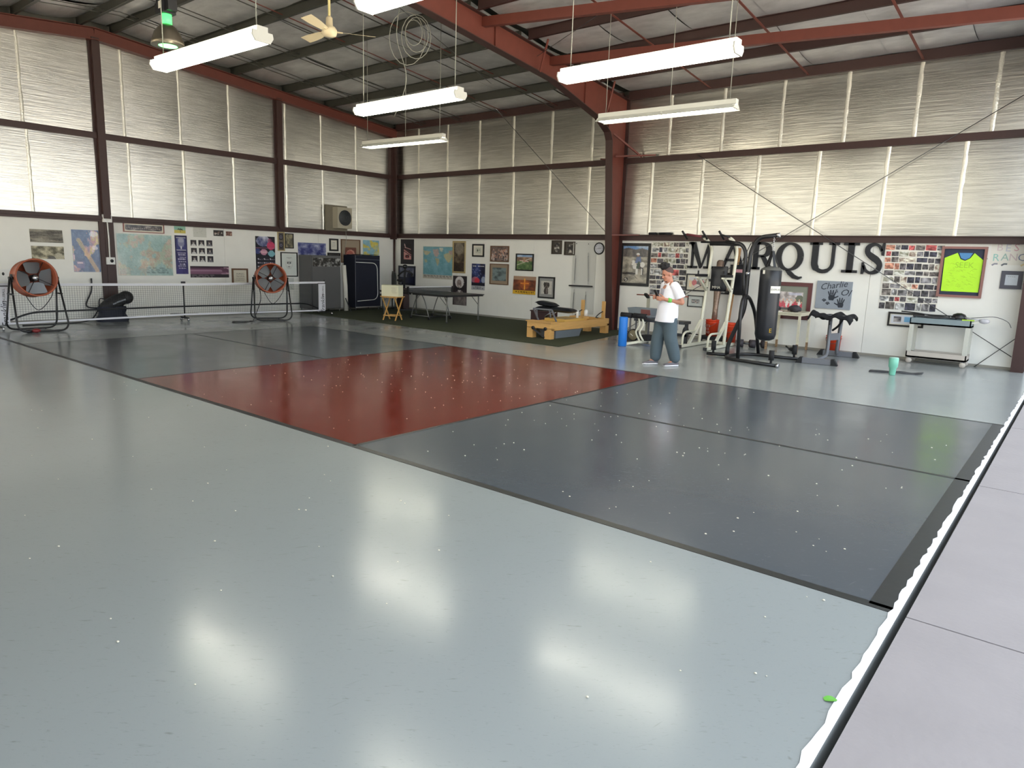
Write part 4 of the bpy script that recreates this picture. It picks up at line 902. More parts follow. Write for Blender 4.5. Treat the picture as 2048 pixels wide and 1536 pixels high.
def L_U(mb, W, H):
    t = .08*H; serif(mb, 0, .42*W, H, t, -1); serif(mb, .66*W, W, H, t, -1)
    a = [(.2*W, H), (.2*W, .35*H)]+arc(.51*W, .33*H, .31*W, .285*H, PI, 2*PI, 14)+[(.82*W, .36*H), (.82*W, H)]
    n = len(a); mb.ribbon(a, [.2*H if i < 6 else (.13*H if i < 12 else .1*H) for i in range(n)], D0, D1)
def L_I(mb, W, H):
    t = .09*H; serif(mb, 0, W, 0, t, 1); serif(mb, 0, W, H, t, -1); mb.prism([(.3*W, 0), (.7*W, 0), (.7*W, H), (.3*W, H)], D0, D1)
def L_S(mb, W, H):
    a = smoothpath([(.84*W, .74*H, 0), (.7*W, .9*H, 0), (.48*W, .95*H, 0), (.26*W, .86*H, 0), (.24*W, .7*H, 0), (.42*W, .57*H, 0), (.66*W, .45*H, 0), (.8*W, .3*H, 0), (.72*W, .12*H, 0), (.46*W, .045*H, 0), (.24*W, .12*H, 0), (.12*W, .28*H, 0)], 4)
    n = len(a); ws = []
    for i in range(n):
        q = i/(n-1); ws.append((.08+.12*math.exp(-((q-.5)/.16)**2)+.05*math.exp(-((q-.27)/.08)**2)+.05*math.exp(-((q-.73)/.08)**2))*H)
    mb.ribbon([(p.x, p.y) for p in a], ws, D0, D1); mb.prism([(.84*W, .6*H), (.94*W, .6*H), (.94*W, 1.0*H), (.86*W, 1.0*H), (.8*W, .84*H)], D0, D1); mb.prism([(.04*W, .0), (.13*W, .0), (.2*W, .18*H), (.12*W, .38*H), (.04*W, .38*H)], D0, D1)
for ch, fn, x0, x1, y0, y1 in (('M', L_M, 1376, 1432, 484.5, 536), ('A', L_A, 1436, 1499, 484.5, 537), ('R', L_R, 1501, 1553, 484.5, 538.5), ('Q', L_Q, 1551, 1610, 485, 541), ('U', L_U, 1616, 1681, 485.3, 544.5), ('I', L_I, 1683, 1721, 485.5, 545), ('S', L_S, 1720, 1775, 486, 548)):
    a, b = WB(x0, y1), WB(x1, y0); mb = MB(); fn(mb, b[0]-a[0], b[2]-a[2])
    o = mb.obj('sign_letter', SIGN); o.location = (a[0], YW-0.005, a[2])
    tag(o, 'big black serif letter %s of the seven-letter wall sign' % ch, 'letter', 'big black letters on the wall')

# ------------------------------------------------------------------ wall clock, switches, boxes
c = WB(1199, 497); t = thing('wall_clock', 'round white wall clock with a black rim by the steel column', 'clock', (c[0], YW, c[2]))
RY = Matrix(((1, 0, 0), (0, 0, -1), (0, 1, 0)))
MB().lathe([(0.0, 0.0), (0.158, 0.0), (0.16, 0.03), (0.145, 0.042), (0.132, 0.032), (0.131, 0.012), (0.0, 0.012)], n=32, M=RY).obj('rim', BLACK, t)
MB().lathe([(0.0, 0.013), (0.1305, 0.013), (0.1305, 0.022), (0.0, 0.022)], n=32, M=RY, sm=False).obj('dial', mat('clock_dial', S(206, 208, 218), 0.5), t)
for k in range(1, 13):
    a = PI/2-k*PI/6; text_obj('numeral', str(k), 0.038, 0.0006, BLACK, t, Matrix.Translation((0.105*math.cos(a), -0.023, 0.105*math.sin(a))) @ FRONT)
for a, L, wd in ((math.radians(8), 0.07, 0.008), (math.radians(192), 0.1, 0.006)):
    MB().bar((-0.02*math.cos(a), -0.025, -0.02*math.sin(a)), (L*math.cos(a), -0.025, L*math.sin(a)), 0.002, wd).obj('hand', BLACK, t)
yc = YR
for (x, y, w_, h_, nm, lab, d) in ((210, 437, .2, .18, 'junction_box', 'white junction box on the brown column at the girt', .06), (217.5, 521.5, .19, .17, 'power_outlet', 'white power outlet on the brown column with a dark socket', .05)):
    c = WL(x, y); t = thing(nm, lab, 'electric box', (XL+0.085, c[1], c[2]), PI/2)
    MB().box((0, -d/2, 0), (w_, d, h_)).obj('cover', WHITEP, t)
    if nm == 'power_outlet': MB().lathe([(0, 0), (.04, 0), (.04, .01), (0, .01)], c=(0.02, -d, 0), M=RY, n=14).obj('socket', BLACK, t)
    else: MB().lathe([(0, 0), (.05, 0), (.045, .012), (0, .012)], c=(0, -d, 0), M=RY, n=14).obj('blank_plate', WHITEP, t)
a, b = WL(210.5, 442), WL(216, 517); o = MB().tube([(XL+0.11, a[1], a[2]), (XL+0.11, a[1]+.01, (a[2]+b[2])/2), (XL+0.11, b[1], b[2])], 0.017, 8).obj('conduit_pipe', WHITEP); tag(o, 'white conduit running down the brown column', 'pipe')
c = WL(6, 551); t = thing('wall_dispenser', 'white wall box with a dark button behind the left drum fan', 'dispenser', (XL, c[1], c[2]), PI/2)
MB().box((0, -.05, 0), (.22, .1, .26)).obj('housing', WHITEP, t); MB().ball((-.02, -.1, .04), (.025, .012, .035)).obj('button', BLACK, t)
c = WB(1185.8, 554); o = MB().box((c[0], YW-.006, c[2]), (.08, .012, .12)).obj('light_switch', WHITEP); tag(o, 'pale double light switch right of the springs', 'switch')
# boxed fan unit on a board over the girt
p0, p1 = WL(647, 409), WL(689.6, 463); W, H = p1[1]-p0[1], p0[2]-p1[2]
t = thing('wall_fan_unit', 'beige boxed fan unit mounted on a grey board above the girt', 'fan unit', (XL+.1, (p0[1]+p1[1])/2, (p0[2]+p1[2])/2), PI/2)
MB().bbox((-W/2, -.03, -H/2), (W/2, 0.04, H/2)).obj('board', mat('grey_board', S(122, 116, 100), 0.7, var=.06), t)
UB_ = mat('beige_metal', S(172, 166, 148), 0.5)
MB().bbox((-.2*W, -.28, -.4*H), (W*.49, -.03, .42*H)).obj('housing', UB_, t)
R_ = .235
mbg = MB()
for k in range(1, 7): mbg.tube([(.15*W+R_*k/6*math.cos(a*PI/14), -.296, .01+R_*k/6*math.sin(a*PI/14)) for a in range(28)], .0035, 4, True)
MB().lathe([(0, .281), (R_, .281), (R_, .284), (0, .284)], c=(.15*W, 0, .01), M=RY, n=32).obj('opening', mat('dark_opening', S(50, 54, 58), 0.7), t)
mbg.obj('guard_wires', STEEL, t, kind='stuff')
o = MB().tube(smoothpath([(XL+.13, p1[1]-.06, p1[2]), (XL+.13, p1[1]-.05, p1[2]-.3), (XL+.05, p1[1]-.1, p1[2]-.75)], 5), .008, 6).obj('pale_cord', WIRE); tag(o, 'thin pale cord hanging from the boxed fan unit', 'cord')

# ------------------------------------------------------------------ drum fans
DRUM = mat('orange_drum', S(166, 88, 60), 0.42, var=.06); BLADE = mat('grey_blade', S(118, 122, 126), 0.4, .3)
def drum_fan(loc, rz, label, tilt=0.12, spin=0.0):
    # local: x forward (air outlet), y left, z up
    t = thing('drum_fan', label, 'fan', loc, rz, 'orange drum fans on stands')
    zc, R = 1.085, .36; dep = .34
    tm = Matrix.Rotation(-tilt, 3, 'Y'); XA = Matrix(((0, 0, 1), (0, 1, 0), (-1, 0, 0))); M = tm @ XA
    hub = Vector((0, 0, zc))
    MB().lathe([(R, -dep/2), (R+.02, -dep/2), (R+.006, -dep/2+.03), (R+.006, dep/2-.03), (R+.024, dep/2), (R-.004, dep/2), (R-.012, dep/2-.03), (R-.012, -dep/2+.02)], c=hub, n=44, M=M).obj('drum', DRUM, t)
    P = lambda r, a, x: hub+tm @ Vector((x, r*math.cos(a), r*math.sin(a)))
    mb = MB()
    for k in range(1, 13): mb.tube([P(R*k/13, a*2*PI/36, -dep/2) for a in range(36)], .0028, 4, True)
    for k in range(8): mb.tube([P(.05, k*PI/4+.2, -dep/2), P(R, k*PI/4+.2, -dep/2)], .005, 5)
    mb.obj('rear_guard', BLACK, t, kind='stuff')
    for k in range(4):
        a = k*PI/2+PI/4+.3; MB().tube([P(.07, a, .09), P(R-.01, a, .09)], .007, 6).obj('spoke', BLACK, t)
    for k in range(4):
        a0 = k*PI/2+spin
        def fn(s, q, a0=a0):
            r = .09+(R-.13)*s; half = (.13+.05*s)*(.5 if s < .02 else 1); v = (q-.5)*2*half
            return hub+tm @ Vector((.0+.38*v, r*math.cos(a0)-v*math.sin(a0), r*math.sin(a0)+v*math.cos(a0)))
        MB().grid(6, 4, fn).obj('blade', BLADE, t)
    MB().lathe([(0, .09), (.055, .09), (.07, .05), (.07, -.12), (0, -.12)], c=hub, n=18, M=M).obj('motor', BLACK, t)
    MB().lathe([(0, .112), (.05, .108), (.062, .09), (0, .085)], c=hub, n=18, M=M).obj('hub_cap', CHROME, t)
    BAR = .019
    for s in (-1, 1):     # front and back U frames
        pts = rounded([(s*.03, .42, zc), (s*.33, .47, .022), (s*.33, -.47, .022), (s*.03, -.42, zc)], .2, 7)
        MB().tube(pts, BAR, 8).obj('stand_frame', BLACK, t)
    for s in (-1, 1):
        MB().cyl((0, s*.37, zc), (0, s*.45, zc), .03, 12).box((0, s*.4, zc+.0), (.09, .02, .16)).obj('pivot_bracket', BLACK, t)
        MB().tube([(-.15, s*.44, zc-.32), (.15, s*.44, zc-.32)], .016, 8).obj('cross_bar', BLACK, t)
        for x in (-.33, .33): MB().cyl((x, s*.25, 0), (x, s*.25, .02), .016, 8).obj('foot', RUBBER, t)
    mb = MB().tube(smoothpath([P(R+.01, -.5, -.05), P(R+.12, -.9, -.05), hub+Vector((-.05, .05, -.66)), P(R+.02, -2.0, -.1)], 6), .008, 6); mb.obj('cord', BLACK, t)
    return t
f1 = drum_fan((-11.55, .90, 0), 0.05, 'orange drum fan at the left edge, before the left half of the net', .12, .05)
f2 = drum_fan((-11.3, 6.12, 0), -0.36, 'orange drum fan standing nearer the fabric wardrobes', .05, .75)
o = MB().tube(smoothpath([(-11.3, 5.5, .01), (-11.0, 5.2, .01), (-11.1, 4.95, .01), (-11.35, 5.1, .01), (-11.25, 5.5, .012), (-11.45, 5.7, .03), (-11.6, 6.0, .5), (-11.55, 5.95, .8)], 6), .01, 6).obj('fan_cord', BLACK); tag(o, 'black cord looped on the floor beside the second drum fan', 'cord')
# ------------------------------------------------------------------ portable court net
NX = -12.1; Y0, Y1, YC = .36, 8.36, 4.23
t = thing('pickleball_net', 'long portable court net with white tape and white end sleeves', 'net', (NX, YC, 0), PI/2)
X0, X1 = Y0-YC, Y1-YC                                    # local x along the net
NETM = mat('net_cord', S(46, 52, 56), 0.8); TAPEW = mat('white_tape', S(226, 226, 232), 0.6)
mb = MB(); n = int((X1-X0)/.05); zt_ = lambda x: .90+.03*abs(x)/3.8; zb_ = lambda x: .16
for i in range(n+1):
    x = X0+(X1-X0)*i/n; mb.box((x, 0, (.17+zt_(x))/2), (.0032, .0032, zt_(x)-.17))
for j in range(16):
    z = .17+j*.046
    for a, b in ((X0, 0), (0, X1)): mb.bar((a, 0, z+.03*(j/15)), (b, 0, z+0*.03), .0032)
mb.obj('net_mesh', NETM, t, kind='stuff')
for a, b in ((X0, 0), (0, X1)):
    MB().bar((a, 0, .93 if a < -1 else .90), (b, 0, .90 if b < 1 else .93), .012, .055).obj('top_tape', TAPEW, t)
    MB().bar((a, 0, .12 if a < -1 else .165), (b, 0, .165 if b < 1 else .12), .008, .04).obj('bottom_tape', TAPEW, t)
for x, h in ((X0, 1.0), (0, .96), (X1, 1.0)): MB().tube([(x, .02, .06), (x, .02, h)], .018, 8).obj('post', BLACK, t)
MB().box((0, .02, .945), (.09, .05, .06)).obj('post_clip', BLACK, t)
pts = rounded([(X0-.02, .05, .1), (X0+.62, .05, .34), (-.4, .05, .36), (.4, .05, .36), (X1-.62, .05, .34), (X1+.02, .05, .1)], .2)
MB().tube(pts, .02, 8).obj('base_tube', BLACK, t)
MB().tube([(-.35, .02, .19), (.35, .02, .18)], .007, 6).obj('spacer_rod', BLACK, t)
MB().bar((0, -.16, .09), (0, .2, .09), .05, .04).obj('foot_bar', BLACK, t)
for x, ys in ((0, (-.16, .2)), (X0, (-.3, .3)), (X1, (-.32, .3))):
    if x: MB().bar((x, ys[0], .07), (x, ys[1], .07), .04, .03).obj('foot_bar', BLACK, t)
    for y in ys:
        MB().lathe([(0, -.014), (.042, -.014), (.045, 0), (.042, .014), (0, .014)], c=(x, y, .045), n=16, M=Matrix(((0, 0, 1), (1, 0, 0), (0, 1, 0)))).obj('caster', CHROME, t)
for s, x in ((-1, X0), (1, X1)):
    xa, xb = (x, x+.20) if s < 0 else (x-.22, x)
    MB().bbox((xa, -.03, .12), (xb, .0, .90)).obj('end_sleeve', TAPEW, t)
    MB().bbox((xa-.02, -.035, .89), (xb+.02, .03, .91)).obj('sleeve_strap', BLACK, t)
    V = Matrix.Rotation(-PI/2, 4, 'Y')
    text_obj('lettering', 'Franklin', .17, .001, BLACK, t, Matrix.Translation(((xa+xb)/2+.02, -.0315, .32)) @ V @ FRONT, .3)
    text_obj('lettering', 'PICKLEBALL', .062, .001, BLACK, t, Matrix.Translation(((xa+xb)/2+.03, -.0315, .68)) @ V @ FRONT)
# dark bag slumped against the column
t = thing('duffel_bag', 'black and navy bag slumped on the floor against the brown column', 'bag', (XL+.55, 2.85, 0), PI/2)
NAVY = mat('navy_canvas', S(26, 30, 46), 0.7, var=.1)
MB().grid(20, 12, lambda s, q: ((.33+.03*math.sin(q*9))*math.copysign(abs(math.cos(2*PI*s))**.6, math.cos(2*PI*s))*(1-.15*q), .2*math.copysign(abs(math.sin(2*PI*s))**.6, math.sin(2*PI*s))*(1-.2*q), .36*q)).obj('body', NAVY, t)
MB().ball((.1, 0, .47), (.42, .2, .155), 20, 12, (0, -.42, 0)).ball((.33, 0, .56), (.16, .19, .16), 16, 10).obj('flap', mat('black_nylon', S(30, 28, 28), 0.6, var=.1), t)
MB().tube(smoothpath([(-.3, -.05, .34), (-.28, -.08, .55), (-.1, -.1, .5), (.0, -.15, .52)], 5), .014, 6).obj('handle', BLACK, t)
MB().ribbon(smoothpath([(-.05, .42, 0), (.08, .48, 0), (.24, .52, 0)], 4) and [(-.05, .42), (.08, .48), (.24, .53)], .03, -.215, -.2).obj('zip', STEEL, t)
MB().tube(smoothpath([(-.3, 0, .3), (-.5, -.1, .08), (-.85, -.1, .012), (-1.9, -.15, .012)], 6), .014, 6).obj('strap', BLACK, t)
o = MB().tube(smoothpath([(XL+.06, 2.62, 1.0), (XL+.06, 2.6, .7), (XL+.12, 2.45, .35), (XL+.35, 2.72, .3)], 6), .018, 6).obj('black_hose', BLACK); tag(o, 'black hose hanging on the wall left of the brown column', 'hose')
t = thing('floor_plug', 'small black and red plug lying under the left drum fan', 'plug', (-11.2, .62, 0))
MB().ball((0, 0, .04), (.09, .06, .04)).obj('body', BLACK, t); MB().ball((.02, .13, .045), (.07, .08, .045)).obj('cap', mat('dark_red_plastic', S(130, 44, 44), 0.4), t)

# ------------------------------------------------------------------ fabric wardrobes and the corner things
def wardrobe(loc, W, D, H, label, cloth, grey):
    t = thing('fabric_wardrobe', label, 'wardrobe', loc, PI/2)       # local: x right, -y out into the room
    z0 = .10
    MB().bbox((-W/2, -D/2, z0), (W/2, D/2, H)).obj('cover', cloth, t)
    for x in (-W/2+.03, W/2-.03):
        for y in (-D/2+.03, D/2-.03): MB().cyl((x, y, 0), (x, y, z0+.01), .016, 8).obj('leg', STEEL, t)
    MB().tube([(-W/2, -D/2-.004, z0+.01), (W/2, -D/2-.004, z0+.01)], .008, 6).obj('bottom_hem', STEEL if grey else WHITEP, t)
    return t
GREYC = mat('grey_fabric', S(94, 94, 94), 0.75, var=.06, scale=2)
NAVYC = mat('navy_fabric', S(20, 24, 42), 0.7, var=.12, scale=2)
gy = (WL(622, 560)[1]+.0); 
t = wardrobe((XL+.38, 8.885, 0), 1.06, .6, 1.70, 'grey fabric wardrobe with a crumpled clear strip at its top', GREYC, True)
cvp = CV(50, 12, (70, 68, 64)); cvp.noise(14, 4, 3, (46, 44, 42), (190, 190, 186), .42, .72)
o = print_mesh('clear_window', cvp, .98, .25, print_mat('crumpled_film', .12), t, .012, -.30, 0); o.location = (.02, 0, 1.5)
mb = MB(); mb.tube([(-.5, -.303, .12), (-.5, -.303, 1.68)], .006, 6).obj('seam', mat('grey_seam', S(70, 70, 70), .7), t)
t = wardrobe((XL+.38, 10.48, 0), .98, .58, 1.74, 'navy fabric wardrobe with a white curved zip on its door', NAVYC, False)
zp = rounded([(-.47, -.295, 1.52), (.38, -.295, 1.5), (.41, -.295, .34), (-.42, -.295, .3)], .22, 8)
MB().tube(zp, .011, 6).obj('zip', WHITEP, t)
MB().tube([(-.49, -.293, .1), (-.49, -.293, 1.74)], .007, 6).obj('edge_piping', mat('grey_piping', S(120, 122, 132), .6), t)
MB().tube([(-.49, -.293, 1.62), (.49, -.293, 1.6)], .006, 6).obj('edge_piping', MATS['grey_piping'], t)
MB().grid(10, 6, lambda s, q: (-.49+.98*s, -.29+.58*q, 1.742+.02*math.sin(9*s)*math.sin(6*q)+.012)).obj('top_cover', NAVYC, t)
o = MB().tube([(XL+.62, 9.66, .012), (XL+.61, 9.64, .8), (XL+.59, 9.6, 1.42)], .07, 14).obj('paper_roll', PAPER); tag(o, 'tall white paper roll leaning between the two fabric wardrobes', 'roll')
o = MB().bar((XL+.95, 9.6, .0), (XL+.8, 9.5, .42), .03, .02).obj('black_bar', BLACK); tag(o, 'short black bar leaning against the grey fabric wardrobe', 'bar')
t = thing('high_back_chair', 'dark chair with a tall tapering back beside the navy wardrobe', 'chair', (-12.95, 11.5, 0), -.5)
CH = mat('dark_green_cloth', S(52, 56, 52), 0.7)
MB().prism([(-.27, .48), (.27, .48), (.22, 1.05), (.1, 1.2), (-.2, 1.24), (-.27, 1.1)], .16, .22).obj('backrest', CH, t); MB().bbox((-.27, -.28, .4), (.27, .2, .48)).obj('seat', CH, t)
for x in (-.23, .23):
    for y in (-.24, .18): MB().bar((x, y, 0), (x, y, .4), .035).obj('leg', BLACK, t)
t = thing('exercise_bike', 'black exercise bike with upright handlebars in the far corner', 'exercise bike', (-12.35, 11.6, 0), -.4)
MB().bar((-.45, 0, .04), (.45, 0, .04), .08, .06).bar((-.45, -.25, .03), (-.45, .25, .03), .06).bar((.45, -.25, .03), (.45, .25, .03), .06).obj('base_frame', BLACK, t)
MB().bbox((-.32, -.1, .07), (.36, .1, .72)).obj('flywheel_cover', mat('dark_maroon', S(52, 30, 28), .5), t)
MB().bar((.1, 0, .6), (.22, 0, 1.35), .07, .05).obj('front_post', BLACK, t)
MB().tube(smoothpath([(.2, -.22, 1.12), (.34, -.2, 1.2), (.22, 0, 1.28), (.34, .2, 1.2), (.2, .22, 1.12)], 5), .028, 8).ball((.22, 0, 1.42), (.06, .09, .07)).obj('handlebar', BLACK, t)
MB().bar((-.2, 0, .6), (-.26, 0, .92), .06).obj('seat_post', BLACK, t); MB().ball((-.28, 0, .96), (.15, .11, .05)).obj('seat', BLACK, t)

# ------------------------------------------------------------------ green mat with table tennis, tray table and reformer
TURF = mat('green_turf', S(52, 58, 34), 0.95, var=.18, scale=30, bump=.6, bscale=160)
o = MB().prism([(-11.9, 8.1), (-3.25, 7.82), (-3.95, 12.0), (-13.25, 12.12), (-13.25, 8.15)], -.012, 0, Matrix(((1, 0, 0), (0, 0, 1), (0, -1, 0)))).obj('turf_mat', TURF)
tag(o, 'dark green turf mat covering the floor of the far corner', 'mat')
TZ = .012
t = thing('tennis_table', 'black table tennis table with grey legs on the green mat', 'table', (-9.42, 10.06, TZ))
TT = mat('black_table_top', S(34, 34, 36), 0.4)
for s in (-1, 1): MB().bbox((s*.006, -.7625, .735), (s*1.37, .7625, .757)).bbox((s*.03, -.74, .70), (s*1.35, -.725, .735)).bbox((s*.03, .725, .70), (s*1.35, .74, .735)).bbox((s*1.335, -.74, .70), (s*1.35, .74, .735)).obj('table_half', TT, t)
LEGM = mat('grey_leg_steel', S(124, 124, 120), .4, .4)
for x in (-1.28, 1.28):
    for y in (-.64, .62):
        l = MB().cyl((x, y, 0), (x, y, .71), .019, 10).obj('leg', LEGM, t); MB().cyl((x, y, .0), (x, y, .03), .024, 10).obj('leg_cap', RUBBER, l)
        MB().bar((x-.28*math.copysign(1, x), y, .70), (x, y, .46), .014).obj('leg_brace', LEGM, t)
for y in (-.42, .42):
    for s in (-1, 1):
        MB().tube(smoothpath([(s*.06, y, .71), (s*.2, y, .5), (s*.36, y, .08)], 4), .014, 8).obj('under_frame', LEGM, t)
        MB().lathe([(0, -.015), (.04, -.015), (.045, 0), (.04, .015), (0, .015)], c=(s*.38, y, .045), n=14, M=Matrix(((1, 0, 0), (0, 0, 1), (0, 1, 0)))).obj('caster', BLACK, t)
    MB().tube([(-.36, y, .1), (.36, y, .1)], .013, 8).obj('cross_rail', LEGM, t)
for s in (-1, 1): MB().tube([(s*.36, -.42, .09), (s*.36, .42, .09)], .014, 8).obj('cross_rail', BLACK, t)
MB().bbox((-.003, -.86, .765), (.003, .86, .90)).obj('net', mat('dark_net', S(70, 72, 74), .8, alpha=.55), t); MB().bbox((-.005, -.86, .895), (.005, .86, .912)).obj('net_tape', TAPEW, t)
for y in (-.87, .87): MB().bbox((-.02, y-.03, .70), (.02, y+.02, .92)).obj('net_post', BLACK, t)
# tray table and carton
tz = TZ; t = thing('tray_table', 'folding wooden tray table with crossed legs before the black table', 'table', (-9.62, 8.8, tz), .25)
MB().bbox((-.27, -.2, .635), (.27, .2, .655)).bbox((-.25, -.16, .61), (.25, -.14, .635)).bbox((-.25, .14, .61), (.25, .16, .635)).obj('tray', PINE, t)
for x in (-.2, .2):
    for s in (-1, 1): MB().bar((x+.02*s, -s*.19, 0), (x+.02*s, s*.17, .63), .02, .035).obj('leg', PINE, t)
for y, z in ((-.15, .13), (.15, .13)): MB().bar((-.2, y, z), (.2, y, z), .02, .03).obj('rail', PINE, t)
t = thing('carton', 'white carton with faint writing standing on the tray table', 'box', (-9.62, 8.8, TZ+.656), .3)
MB().bbox((-.28, -.12, 0), (.26, .12, .30)).obj('box', mat('ivory_card', S(220, 218, 190), .7), t)
MB().grid(6, 2, lambda s, q: (-.28+.54*s, -.125+.25*q, .303+.012*math.sin(7*s+3*q))).obj('flap', MATS['ivory_card'], t)
mb = MB(); r7 = random.Random(2)
for k in range(9): mb.bbox((.02+r7.uniform(0, .04), -.1215, .245-.02*k), (.16+r7.uniform(0, .07), -.12, .25-.02*k))
mb.obj('print', mat('faded_ink', S(170, 166, 140), .8), t, kind='stuff')

# pilates reformer, local x along its length (+Y in the room), local y to the left (-X)
t = thing('pilates_reformer', 'maple pilates reformer with raised uprights on the green mat', 'reformer', (-4.45, 8.68, TZ), PI/2)
hw = .34
for y in (-hw+.02, hw-.02): MB().bbox((.04, y-.02, .19), (2.44, y+.02, .37)).obj('side_rail', WOOD, t)
MB().bbox((0, -hw, .23), (.04, hw, .37)).obj('end_panel', WOOD, t); MB().bbox((2.44, -hw, .2), (2.47, hw, .37)).obj('end_panel', WOOD, t)
MB().bbox((-.03, -hw-.02, .37), (.22, hw+.02, .39)).obj('standing_platform', WOOD, t)
for x in (0, 2.33):
    for y in (-hw, hw-.17): MB().bbox((x, y, 0), (x+.14, y+.17, .24)).obj('leg', WOOD, t)
MB().bbox((.6, -hw+.05, .33), (1.45, hw-.05, .42)).obj('carriage', mat('tan_carriage', S(206, 164, 84), .5), t)
MB().bbox((1.5, -.2, .38), (1.75, .2, .44)).obj('headrest_block', WOOD, t)
for y in (hw-.03, -hw+.03): MB().bbox((2.2, y-.035, .36), (2.27, y+.035, .80)).obj('upright', WOOD, t)
for y in (.15, -.2): MB().lathe([(0, 0), (.04, 0), (.04, .03), (0, .03)], c=(-.03, y, .23), n=14, M=Matrix(((0, 0, 1), (0, 1, 0), (1, 0, 0)))).obj('end_knob', BLACK, t)
MB().bar((-.02, .12, .2), (.02, -.2, .02), .035).obj('foot_lever', BLACK, t)
for y in (hw-.03, -hw+.03): MB().tube(smoothpath([(2.2, y, .55), (2.0, y-.02, .5), (1.9, y, .42), (2.05, y+.03, .4)], 5), .012, 6).obj('strap', BLACK, t)
for y in (hw-.08, -hw+.08): MB().bar((.32, y, .38), (.12, y, .66), .03).obj('footbar_arm', GREYPAINT, t)
MB().bar((.12, -hw+.08, .66), (.12, hw-.08, .66), .03).obj('footbar', GREYPAINT, t)
# padded bench lying on the reformer
t = thing('folded_bench', 'black padded bench with grey tubes stacked on the reformer', 'bench', (-4.5, 9.45, TZ+.42), 0)
for k, (x0, y0, z, w_, l_, r_) in enumerate(((-.32, .02, .20, .56, .34, .03), (-.3, .0, .31, .52, .32, -.10), (.2, -.05, .20, .66, .32, -.02))):
    mb = MB(); n = 9
    mb.grid(10, 6, lambda s, q: (x0+(s-.5)*w_, y0+(q-.5)*l_, z+.065*(1-abs(2*s-1)**6)*(1-abs(2*q-1)**6)+r_*(s-.5)*.6))
    mb.grid(10, 6, lambda s, q: (x0+(s-.5)*w_, y0-(q-.5)*l_, z-.05*(1-abs(2*s-1)**6)*(1-abs(2*q-1)**6)+r_*(s-.5)*.6))
    mb.obj('pad', BLKVINYL, t)
MB().tube(rounded([(-.5, -.12, .0), (-.52, -.12, .19), (.3, -.14, .19), (.34, -.14, .16)], .03), .016, 8).obj('frame_tube', GREYPAINT, t)
MB().tube([(-.08, -.14, .0), (-.14, -.13, .21)], .018, 8).obj('frame_tube', GREYPAINT, t)
for dx in (0, .12): MB().tube([(-.35+dx, .0, .0), (-.15+dx, .1, .2)], .02, 8).obj('support_rod', CHROME, t)
t = thing('storage_bin', 'translucent grey storage bin on the mat beneath the reformer', 'bin', (-4.37, 9.45, TZ))
BINM = mat('grey_translucent_plastic', S(128, 136, 142), .35, trans=.15)
MB().add([(-.2, -.48, 0), (.2, -.48, 0), (.2, .48, 0), (-.2, .48, 0), (-.23, -.52, .16), (.23, -.52, .16), (.23, .52, .16), (-.23, .52, .16)], [(3, 2, 1, 0), (0, 1, 5, 4), (1, 2, 6, 5), (2, 3, 7, 6), (3, 0, 4, 7)]).obj('tub', BINM, t)
MB().bbox((-.235, -.525, .155), (.235, .525, .175)).obj('lid', BINM, t)
o = MB().bbox((-.22, -.15, 0), (.35, .25, .46)).bbox((-.24, -.17, .44), (.37, .27, .47)).obj('maroon_box', mat('maroon_box', S(58, 32, 32), .5)); o.location = (-5.85, 10.6, TZ); tag(o, 'dark maroon box standing behind the reformer', 'box')
for k, (x, y, r_, h_) in enumerate(((-4.3, 10.0, .035, .19), (-4.33, 10.42, .05, .16))):
    o = MB().lathe([(0, 0), (r_, 0), (r_, h_*.8), (r_*.5, h_), (0, h_)], n=14).obj('white_bottle', WHITEP); o.location = (x, y-.0, TZ+.42 if k == 0 else TZ+.442); tag(o, ('white bottle on the carriage of the reformer', 'stubby white jar on the wooden block of the reformer')[k], 'bottle')

# springs and bar on the wall
t = thing('spring_wall_unit', 'pale wall panel with hanging springs and a black trapeze bar', 'spring unit', (0, YW, 0))
a, b = WB(1148, 483), WB(1185, 633); MB().bbox((a[0], -.02, .35), (b[0]+.02, 0, a[2])).obj('back_panel', mat('pale_panel', S(208, 208, 202), .6), t)
def spring(p, q, r=.016):
    p, q = Vector(p), Vector(q); n = 60; mb = MB()
    pts = [p+(q-p)*i/n+Vector((r*math.cos(i*2.1), r*math.sin(i*2.1)*.6, 0)) for i in range(n+1)]
    return mb.tube(pts, .006, 5).tube([p+Vector((0, 0, .09)), p], .004, 5).tube([q, q-Vector((0, 0, .09))], .004, 5).obj('spring', STEEL, t)
def wloc(x, y, o=.07): p = hit(x, y, 1, YW-o); return (p[0], -o, p[2])
for a, b in (((1151.5, 517), (1148.5, 560)), ((1176.4, 512), (1176.4, 562)), ((1148, 585), (1145, 622)), ((1171.4, 590), (1167, 628))): spring(wloc(*a), wloc(*b))
a, b = wloc(1138, 571, .1), wloc(1184.7, 573, .1); MB().tube([a, b], .02, 8).obj('trapeze_bar', BLACK, t)
for x, y in ((1153, 487), (1177, 488)): p = wloc(x, y, .03); MB().ball(p, .014, 8, 6).obj('hook', STEEL, t)

